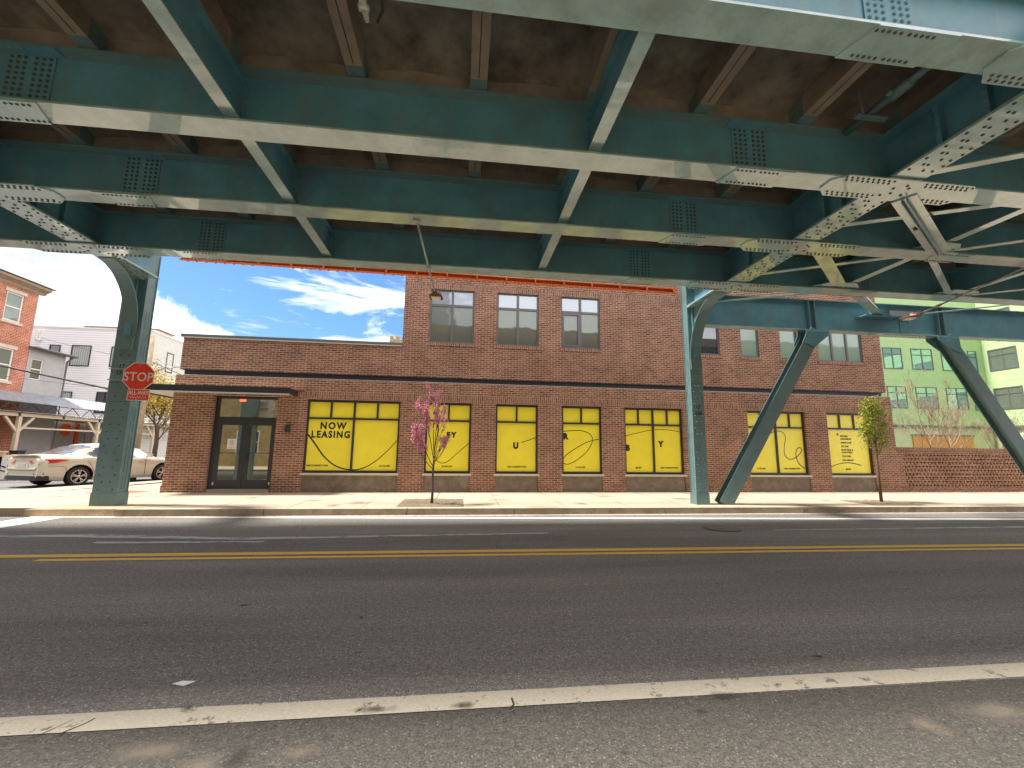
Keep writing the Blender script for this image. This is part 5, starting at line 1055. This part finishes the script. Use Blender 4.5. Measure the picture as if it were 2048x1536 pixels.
# blossom tree
rnd = random.Random(21)
t = empty('blossom_tree', (-0.66, 10.82, 0.14), 0, 'young pink blossom tree in a soil pit before the yellow windows', 'tree')
g = MB(); g.tube([(0.0, 0, 0), (0.01, 0, 0.35), (0.0, 0, 0.7), (0.015, 0, 1.15)], [0.035, 0.028, 0.026, 0.022], 'bark', 8)
tips = []
base = Vector((0.012, 0, 1.12))
dirs = [((-0.75, 0.1, 0.62), 0.95), ((-0.60, -0.1, 0.80), 1.05), ((0.5, -0.1, 0.9), 1.0), ((0.75, 0.2, 0.55), 0.7), ((-0.30, -0.2, 1), 1.35), ((0.30, 0.05, 1), 1.3), ((-0.12, 0.15, 1), 1.45), ((0.06, -0.1, 1), 1.6), ((0.2, 0.2, 1), 1.4)]
for i, (d, L_) in enumerate(dirs): limb(g, base+Vector((0, 0, -0.30+0.06*i)), d, L_*0.60, 0.0125, 3, tips, rnd, 'bark', 0.33, 3, 0.10, 4, 0.50, 0.0026, True)
g.build('trunk', t)
g = MB()
for p, d, dep in tips:
    if dep > 2 or p.z < 1.32: continue
    lft = p.x < -0.12; k = math.sin(p.x*9+1.3)*math.sin(p.z*7+0.4)
    pr = 0.9 if lft else (0.8 if k > -0.05 and p.z > 1.55 else 0.14)
    if rnd.random() < pr: leaves(g, p, 11, 0.055, 0.0170, rnd, ['pink', 'pink', 'pink', 'pink2'])
    elif rnd.random() < 0.5: leaves(g, p, 2, 0.02, 0.010, rnd, ['bark', 'pink2'])
g.build('blossom', t)
# leafy young tree at right
rnd = random.Random(8)
t = empty('young_street_tree', (11.62, 11.03, 0.14), 0, 'young tree with yellow green leaves in a soil pit before the last yellow window', 'tree')
g = MB(); g.tube([(0, 0, 0), (0.0, 0, 0.9), (0.02, 0, 1.7), (0.0, 0, 2.5)], [0.04, 0.034, 0.026, 0.012], 'bark2', 8); tips = []
for k in range(15):
    z = 1.2+0.10*k; a = k*2.4; limb(g, (0.01, 0, z), (math.cos(a)*0.7, math.sin(a)*0.7, 0.95), 0.34-0.010*k, 0.010, 2, tips, rnd, 'bark2', 0.5, 3, 0.10, 3, 0.66, 0.0025)
g.build('trunk', t)
g = MB()
for p, d, dep in tips:
    if rnd.random() < 0.9: leaves(g, p, 30, 0.16, 0.025, rnd, ['leaf', 'leaf', 'leaf2', 'leaf3'])
g.build('crown', t)
# yellow-green tree behind the canopy
rnd = random.Random(3)
t = empty('yellow_green_tree', (-17.0, 26.5, 0), 0, 'yellow green spring tree seen between column and brick building', 'tree')
g = MB(); g.tube([(0, 0, 0), (0.05, 0, 1.6), (0, 0, 2.6)], [0.14, 0.11, 0.09], 'bark', 8); tips = []
for k in range(8):
    a = k*2.4; limb(g, (0, 0, 1.6+k*0.22), (math.cos(a)*0.7, math.sin(a)*0.7, 0.9), 1.5, 0.04, 3, tips, rnd, 'bark', 0.5, 3, 0.1, 3, 0.65, 0.006)
g.build('trunk', t); g = MB()
for p, d, dep in tips:
    if rnd.random() < 0.85: leaves(g, p, 26, 0.6, 0.065, rnd, ['yleaf', 'yleaf', 'yleaf2'])
g.build('crown', t)
# bare trees behind the screen wall
def bare(x, y, hgt, seed, label, n=7):
    rnd = random.Random(seed); t = empty('bare_tree', (x, y, 0), 0, label, 'tree', 'bare trees behind the screen wall')
    g = MB(); g.tube([(0, 0, 0), (0, 0, hgt*0.3)], [0.07, 0.05], 'barkb', 6); tips = []
    for k in range(n):
        a = k*2.4; limb(g, (0, 0, hgt*(0.16+0.06*k)), (math.cos(a)*0.62, math.sin(a)*0.62, 1.0), hgt*0.34, 0.028, 4, tips, rnd, 'barkb', 0.42, 3, 0.12, 4, 0.66, 0.006)
    g.build('trunk', t)
bare(23.6, 19.4, 4.6, 5, 'tall bare tree with fine twigs behind the middle of the screen wall', 7); bare(25.6, 20.0, 4.0, 11, 'bare tree just right of the tall one, beside the raking strut', 6); bare(20.3, 19.5, 3.2, 14, 'small bare tree nearest the brown building corner', 5); bare(29.5, 20.5, 3.8, 17, 'bare tree at the right edge beyond the raking strut', 5)

# ================================================================ parked car
CAR = empty('parked_car', (-14.35, 17.64, 0), R(-19.7), 'champagne coloured sedan parked on the side street with its rear toward us', 'car')
CAR.scale = (1.08, 1.09, 1.06)
# local axes: +Y forward, +X right side. rear axle near y=0
def lerp(a, b, t): return a+(b-a)*t
def table(s, T):
    if s <= T[0][0]: return T[0][1]
    for (a, va), (b, vb) in zip(T[:-1], T[1:]):
        if s <= b:
            t = (s-a)/(b-a); t = t*t*(3-2*t); return lerp(va, vb, t)
    return T[-1][1]
TOP = [(-0.98, 0.93), (-0.90, 1.03), (-0.45, 1.06), (0.2, 1.00), (1.8, 0.955), (2.2, 0.97), (2.75, 0.93), (3.3, 0.82), (3.50, 0.72), (3.58, 0.62)]
HW = [(-0.98, 0.70), (-0.85, 0.81), (-0.5, 0.875), (0.2, 0.90), (1.8, 0.90), (2.6, 0.885), (3.2, 0.82), (3.5, 0.68), (3.58, 0.58)]
SHO = [(-0.98, 0.86), (-0.6, 0.94), (0.2, 0.93), (1.8, 0.90), (2.6, 0.86), (3.3, 0.74), (3.58, 0.58)]
BOT = [(-0.98, 0.34), (-0.8, 0.25), (-0.3, 0.20), (3.0, 0.18), (3.58, 0.22)]
def section(s):
    zt, hw, zs, zb = table(s, TOP), table(s, HW), table(s, SHO), table(s, BOT)
    return [(0, zt), (hw*0.45, zt-0.004), (hw*0.78, zt-0.02), (hw*0.90, (zt+zs)/2), (hw*0.965, zs-0.02), (hw*0.985, zs-0.08), (hw*0.975, zs-0.16), (hw, lerp(zb, zs, 0.55)), (hw*1.0, lerp(zb, zs, 0.35)), (hw*0.985, lerp(zb, zs, 0.16)), (hw*0.94, zb), (hw*0.6, zb-0.01), (0, zb-0.01)]
NS = 92; st = [lerp(-0.98, 3.58, i/NS) for i in range(NS+1)]
WR = 0.345; WZ = 0.33; WY = (0.0, 2.70)
def refine(sec, n=4):
    out = []
    for (a, b) in zip(sec[:-1], sec[1:]):
        for k in range(n): out.append((lerp(a[0], b[0], k/n), lerp(a[1], b[1], k/n)))
    return out+[sec[-1]]
g = MB()
for sgn in (1, -1):
    V = []; 
    for s in st: V.append([Vector((sgn*x, s, z)) for x, z in refine(section(s))])
    m_ = len(V[0]); 
    for i in range(NS+1):     # snap to wheel arches
        for j in range(m_):
            p = V[i][j]
            if abs(p.x) > 0.62:
                for wy in WY:
                    dy, dz = p.y-wy, p.z-WZ; r = math.hypot(dy, dz); RA = WR+0.045
                    if abs(r-RA) < 0.03 and p.z > 0.2: k = RA/r; p.y = wy+dy*k; p.z = WZ+dz*k
    vs = [p for row in V for p in row]; fs = []
    for i in range(NS):
        for j in range(m_-1):
            q = [V[i][j], V[i+1][j], V[i+1][j+1], V[i][j+1]]; c = sum(q, Vector())/4
            if abs(c.x) > 0.60 and any(math.hypot(c.y-wy, c.z-WZ) < WR+0.045 for wy in WY): continue
            f = (i*m_+j, (i+1)*m_+j, (i+1)*m_+j+1, i*m_+j+1); fs.append(f if sgn > 0 else f[::-1])
    g.raw(vs, fs, 'car', True)
    for row, fl in ((V[0], 0), (V[-1], 1)): g.raw(row, [tuple(range(m_)) if fl else tuple(range(m_-1, -1, -1))], 'car')
    for wy in WY:   # arch liners
        A = []
        for k in range(17):
            a = math.pi*k/16; A.append((math.cos(a)*(WR+0.045), math.sin(a)*(WR+0.045)))
        for (a1, b1), (a2, b2) in zip(A[:-1], A[1:]):
            g.face([(sgn*0.885, wy+a1, WZ+b1), (sgn*0.885, wy+a2, WZ+b2), (sgn*0.60, wy+a2, WZ+b2), (sgn*0.60, wy+a1, WZ+b1)], 'carblack')
        g.face([(sgn*0.60, wy+a, WZ+b) for a, b in A], 'carblack')
body = g.build('body', CAR)
# greenhouse
ROOF = [(-0.52, 1.05), (-0.20, 1.17), (0.25, 1.34), (0.65, 1.425), (1.1, 1.445), (1.5, 1.425), (1.9, 1.33), (2.25, 1.15), (2.55, 0.965)]
g1, g2 = MB(), MB(); n = 46
for sgn in (1, -1):
    V = []
    for i in range(n+1):
        s = lerp(-0.52, 2.55, i/n); zr = table(s, ROOF); zb = min(table(s, SHO)-0.01, zr-0.004); hb = table(s, HW)*0.93
        hr = 0.585 if zr > 1.2 else lerp(hb*0.90, 0.585, max(0, (zr-1.0)/0.2))
        row = [(0, zr), (hr*0.5, zr-0.008), (hr*0.88, zr-0.03), (hr, zr-0.075)]
        row = [(x, max(z, zb)) for x, z in row]
        for k in range(1, 9): row.append((lerp(hr, hb, k/8), lerp(max(zr-0.075, zb), zb, k/8)))
        V.append([Vector((sgn*x, s, z)) for x, z in row])
    m_ = len(V[0]); fa, fb = [], []
    for i in range(n):
        for j in range(m_-1):
            q = [V[i][j], V[i+1][j], V[i+1][j+1], V[i][j+1]]; c = sum(q, Vector())/4; s = c.y
            side = j >= 3; gl = False
            if side:
                tt = (j-3+0.5)/8; gl = 0.12 < tt < 0.88 and 0.15 < s < 2.25 and not (0.93 < s < 1.02)
                lo = lerp(0.0, 1.0, 0)
                if s < 0.55 and tt < 0.12+(0.55-s)*1.2: gl = False
                if s > 1.7 and tt < 0.12+(s-1.7)*0.9: gl = False
                if s < 0.40 and tt > 0.88-(0.40-s)*1.4: gl = False
            else: gl = (-0.46 < s < 0.42 or 1.62 < s < 2.5) and j < 3
            f = (i*m_+j, (i+1)*m_+j, (i+1)*m_+j+1, i*m_+j+1); f = f if sgn > 0 else f[::-1]
            (fb if gl else fa).append(f)
    vs = [p for row in V for p in row]; g1.raw(vs, fa, 'car', True); g2.raw(vs, fb, 'carglass', True)
g1.build('roof', CAR); g2.build('car_windows', CAR)
g = MB()
for sgn in (1,):
    a = [(0.80, 0.955), (0.80, 1.0)]
    g.bar((0.865, 0.05, 0.935), (0.862, 2.2, 0.905), 0.012, 0.018, 'chrome')
    g.box(0.895, 0.905, 0.98, 0.99, 0.35, 0.9, 'carblack'); g.bar((0.88, 0.17, 0.90), (0.905, 0.42, 0.45), 0.006, 0.008, 'carblack'); g.box(0.895, 0.904, 2.02, 2.03, 0.3, 0.88, 'carblack')
    g.bar((0.898, 0.78, 0.80), (0.898, 0.94, 0.80), 0.03, 0.025, 'chrome'); g.bar((0.898, 1.78, 0.78), (0.898, 1.94, 0.78), 0.03, 0.025, 'chrome')
g.build('side_trim', CAR)
g = MB(); g.tube([(0.86, 2.06, 0.95), (0.97, 2.05, 1.0)], 0.03, 'carblack'); g.box(0.92, 1.10, 2.0, 2.10, 0.95, 1.08, 'car'); g.build('wing_mirror', CAR)
# rear details
for sgn in (1, -1):
    P = lambda x, y, z: Vector((sgn*x, y, z)); g = MB()
    out = [P(0.28, -0.985, 0.86), P(0.60, -0.965, 0.89), P(0.765, -0.86, 0.905), P(0.86, -0.62, 0.905), P(0.893, -0.33, 0.885)]
    low = [P(0.36, -0.99, 0.77), P(0.60, -0.975, 0.755), P(0.775, -0.875, 0.765), P(0.872, -0.62, 0.80), P(0.90, -0.42, 0.845)]
    ins = Vector((0, 0.05, 0))
    for i in range(4):
        f = [out[i], out[i+1], low[i+1], low[i]]; g.face(f if sgn < 0 else f[::-1], 'tail')
        g.face([out[i], out[i+1], out[i+1]+Vector((-0.04*sgn, 0.03, 0)), out[i]+Vector((-0.04*sgn, 0.03, 0))], 'tail'); g.face([low[i], low[i+1], low[i+1]+Vector((-0.04*sgn, 0.03, 0)), low[i]+Vector((-0.04*sgn, 0.03, 0))], 'tail')
    g.build('tail_light', CAR)
    g = MB(); g.bar((sgn*0.55, -0.985, 0.44), (sgn*0.80, -0.87, 0.46), 0.02, 0.045, 'reflector'); g.build('rear_reflector', CAR)
g = MB(); g.box(-0.27, 0.27, -0.99, -0.975, 0.63, 0.79, 'car'); g.box(-0.155, 0.155, -0.998, -0.985, 0.64, 0.77, 'plate')
g.build('number_plate', CAR)
g = MB(); g.prism([(-0.70, -0.97), (-0.5, -1.005), (0.5, -1.005), (0.70, -0.97), (0.84, -0.80), (0.80, -0.72), (-0.80, -0.72), (-0.84, -0.80)], 0.245, 0.385, 'carblack'); g.build('rear_valance', CAR)
g = MB(); g.prism([(-0.62, -0.96), (-0.4, -1.02), (0.4, -1.02), (0.62, -0.96), (0.6, -0.90), (-0.6, -0.90)], 1.02, 1.045, 'car'); g.bar((-0.6, -0.99, 0.60), (0.6, -0.99, 0.60), 0.02, 0.035, 'car'); g.build('boot_spoiler', CAR)
g = MB(); th = [2*math.pi*i/18 for i in range(19)]; g.tube([(0.055*math.cos(a), -1.0, 0.93+0.035*math.sin(a)) for a in th], 0.006, 'chrome', 5, False); g.tube([(-0.018, -1.0, 0.90), (-0.022, -1.0, 0.955)], 0.005, 'chrome', 5); g.tube([(0.022, -1.0, 0.90), (0.018, -1.0, 0.955)], 0.005, 'chrome', 5); g.tube([(-0.018, -1.0, 0.922), (0.02, -1.0, 0.934)], 0.005, 'chrome', 5)
g.build('badge', CAR)
g = MB(); g.prism([(0.45, 1.43), (0.62, 1.44), (0.55, 1.50), (0.50, 1.51)], -0.012, 0.012, 'carblack', 'x'); g.build('aerial', CAR)
g = MB(); g.bar((-0.72, -0.962, 0.90), (-0.60, -0.993, 0.56), 0.008, 0.008, 'carblack'); g.bar((0.72, -0.962, 0.76), (0.60, -0.995, 0.56), 0.008, 0.008, 'carblack'); g.bar((-0.60, -0.998, 0.555), (0.60, -0.998, 0.555), 0.008, 0.010, 'carblack'); g.bar((0.81, -0.80, 0.70), (0.895, -0.40, 0.66), 0.006, 0.008, 'carblack'); g.bar((0.895, -0.40, 0.66), (0.90, -0.36, 0.52), 0.006, 0.008, 'carblack')
g.build('panel_gap', CAR)
def wheel(x, y, s_):
    g = MB(); R0 = 0.325; rings = []
    prof = [(0.0, 0.215), (0.018, 0.255), (0.0, 0.300), (0.03, 0.322), (0.11, 0.325), (0.19, 0.322), (0.21, 0.29), (0.20, 0.2)]
    n = 32; vs = []
    for dx, r in prof:
        for k in range(n): a = 2*math.pi*k/n; vs.append((x-s_*dx, y+r*math.cos(a), 0.325+r*math.sin(a)))
    fs = [(i*n+k, i*n+(k+1) % n, (i+1)*n+(k+1) % n, (i+1)*n+k) for i in range(len(prof)-1) for k in range(n)]
    g.raw(vs, fs, 'tyre', True); w = g.build('wheel', CAR)
    g = MB(); vs = []
    for dx, r in ((0.002, 0.222), (-0.004, 0.205), (0.02, 0.196)):
        for k in range(n): a = 2*math.pi*k/n; vs.append((x-s_*dx, y+r*math.cos(a), 0.325+r*math.sin(a)))
    g.raw(vs, [(i*n+k, i*n+(k+1) % n, (i+1)*n+(k+1) % n, (i+1)*n+k) for i in range(2) for k in range(n)], 'chrome', True)
    for k in range(5):
        for q in (-0.17, 0.17):
            a = 2*math.pi*k/5+0.3; a2 = a+q
            g.bar((x+s_*0.0, y+0.04*math.cos(a), 0.325+0.04*math.sin(a)), (x-s_*0.005, y+0.205*math.cos(a2), 0.325+0.205*math.sin(a2)), 0.024, 0.02, 'chrome', upv=(1, 0, 0))
    g.tube([(x+s_*0.006, y, 0.325), (x-s_*0.03, y, 0.325)], 0.045, 'chrome', 12); g.build('rim', w)
    g = MB(); g.tube([(x-s_*0.06, y, 0.325), (x-s_*0.07, y, 0.325)], 0.205, 'carblack', 24); g.build('brake_disc', w)
for x, s_ in ((0.885, 1), (-0.885, -1)):
    for y in WY: wheel(x, y, s_)
# ================================================================ tan brick building across the street (seen mirrored in the door glass)
ob_ = empty('tan_brick_building', (0, -5.0, 0), 0, 'tan brick building mirrored in the glass entrance doors', 'building')
g = MB(); g.box(-26, 24, -8, 0, 0, 7.5, 'tanbrick'); g.build('wall', ob_)
for x in range(-20, 20, 5):
    window_part(ob_, 'y', x, x+1.5, 1.0, 2.6, 0.02, 'white', 'glassdk', 1, True, 0.07);
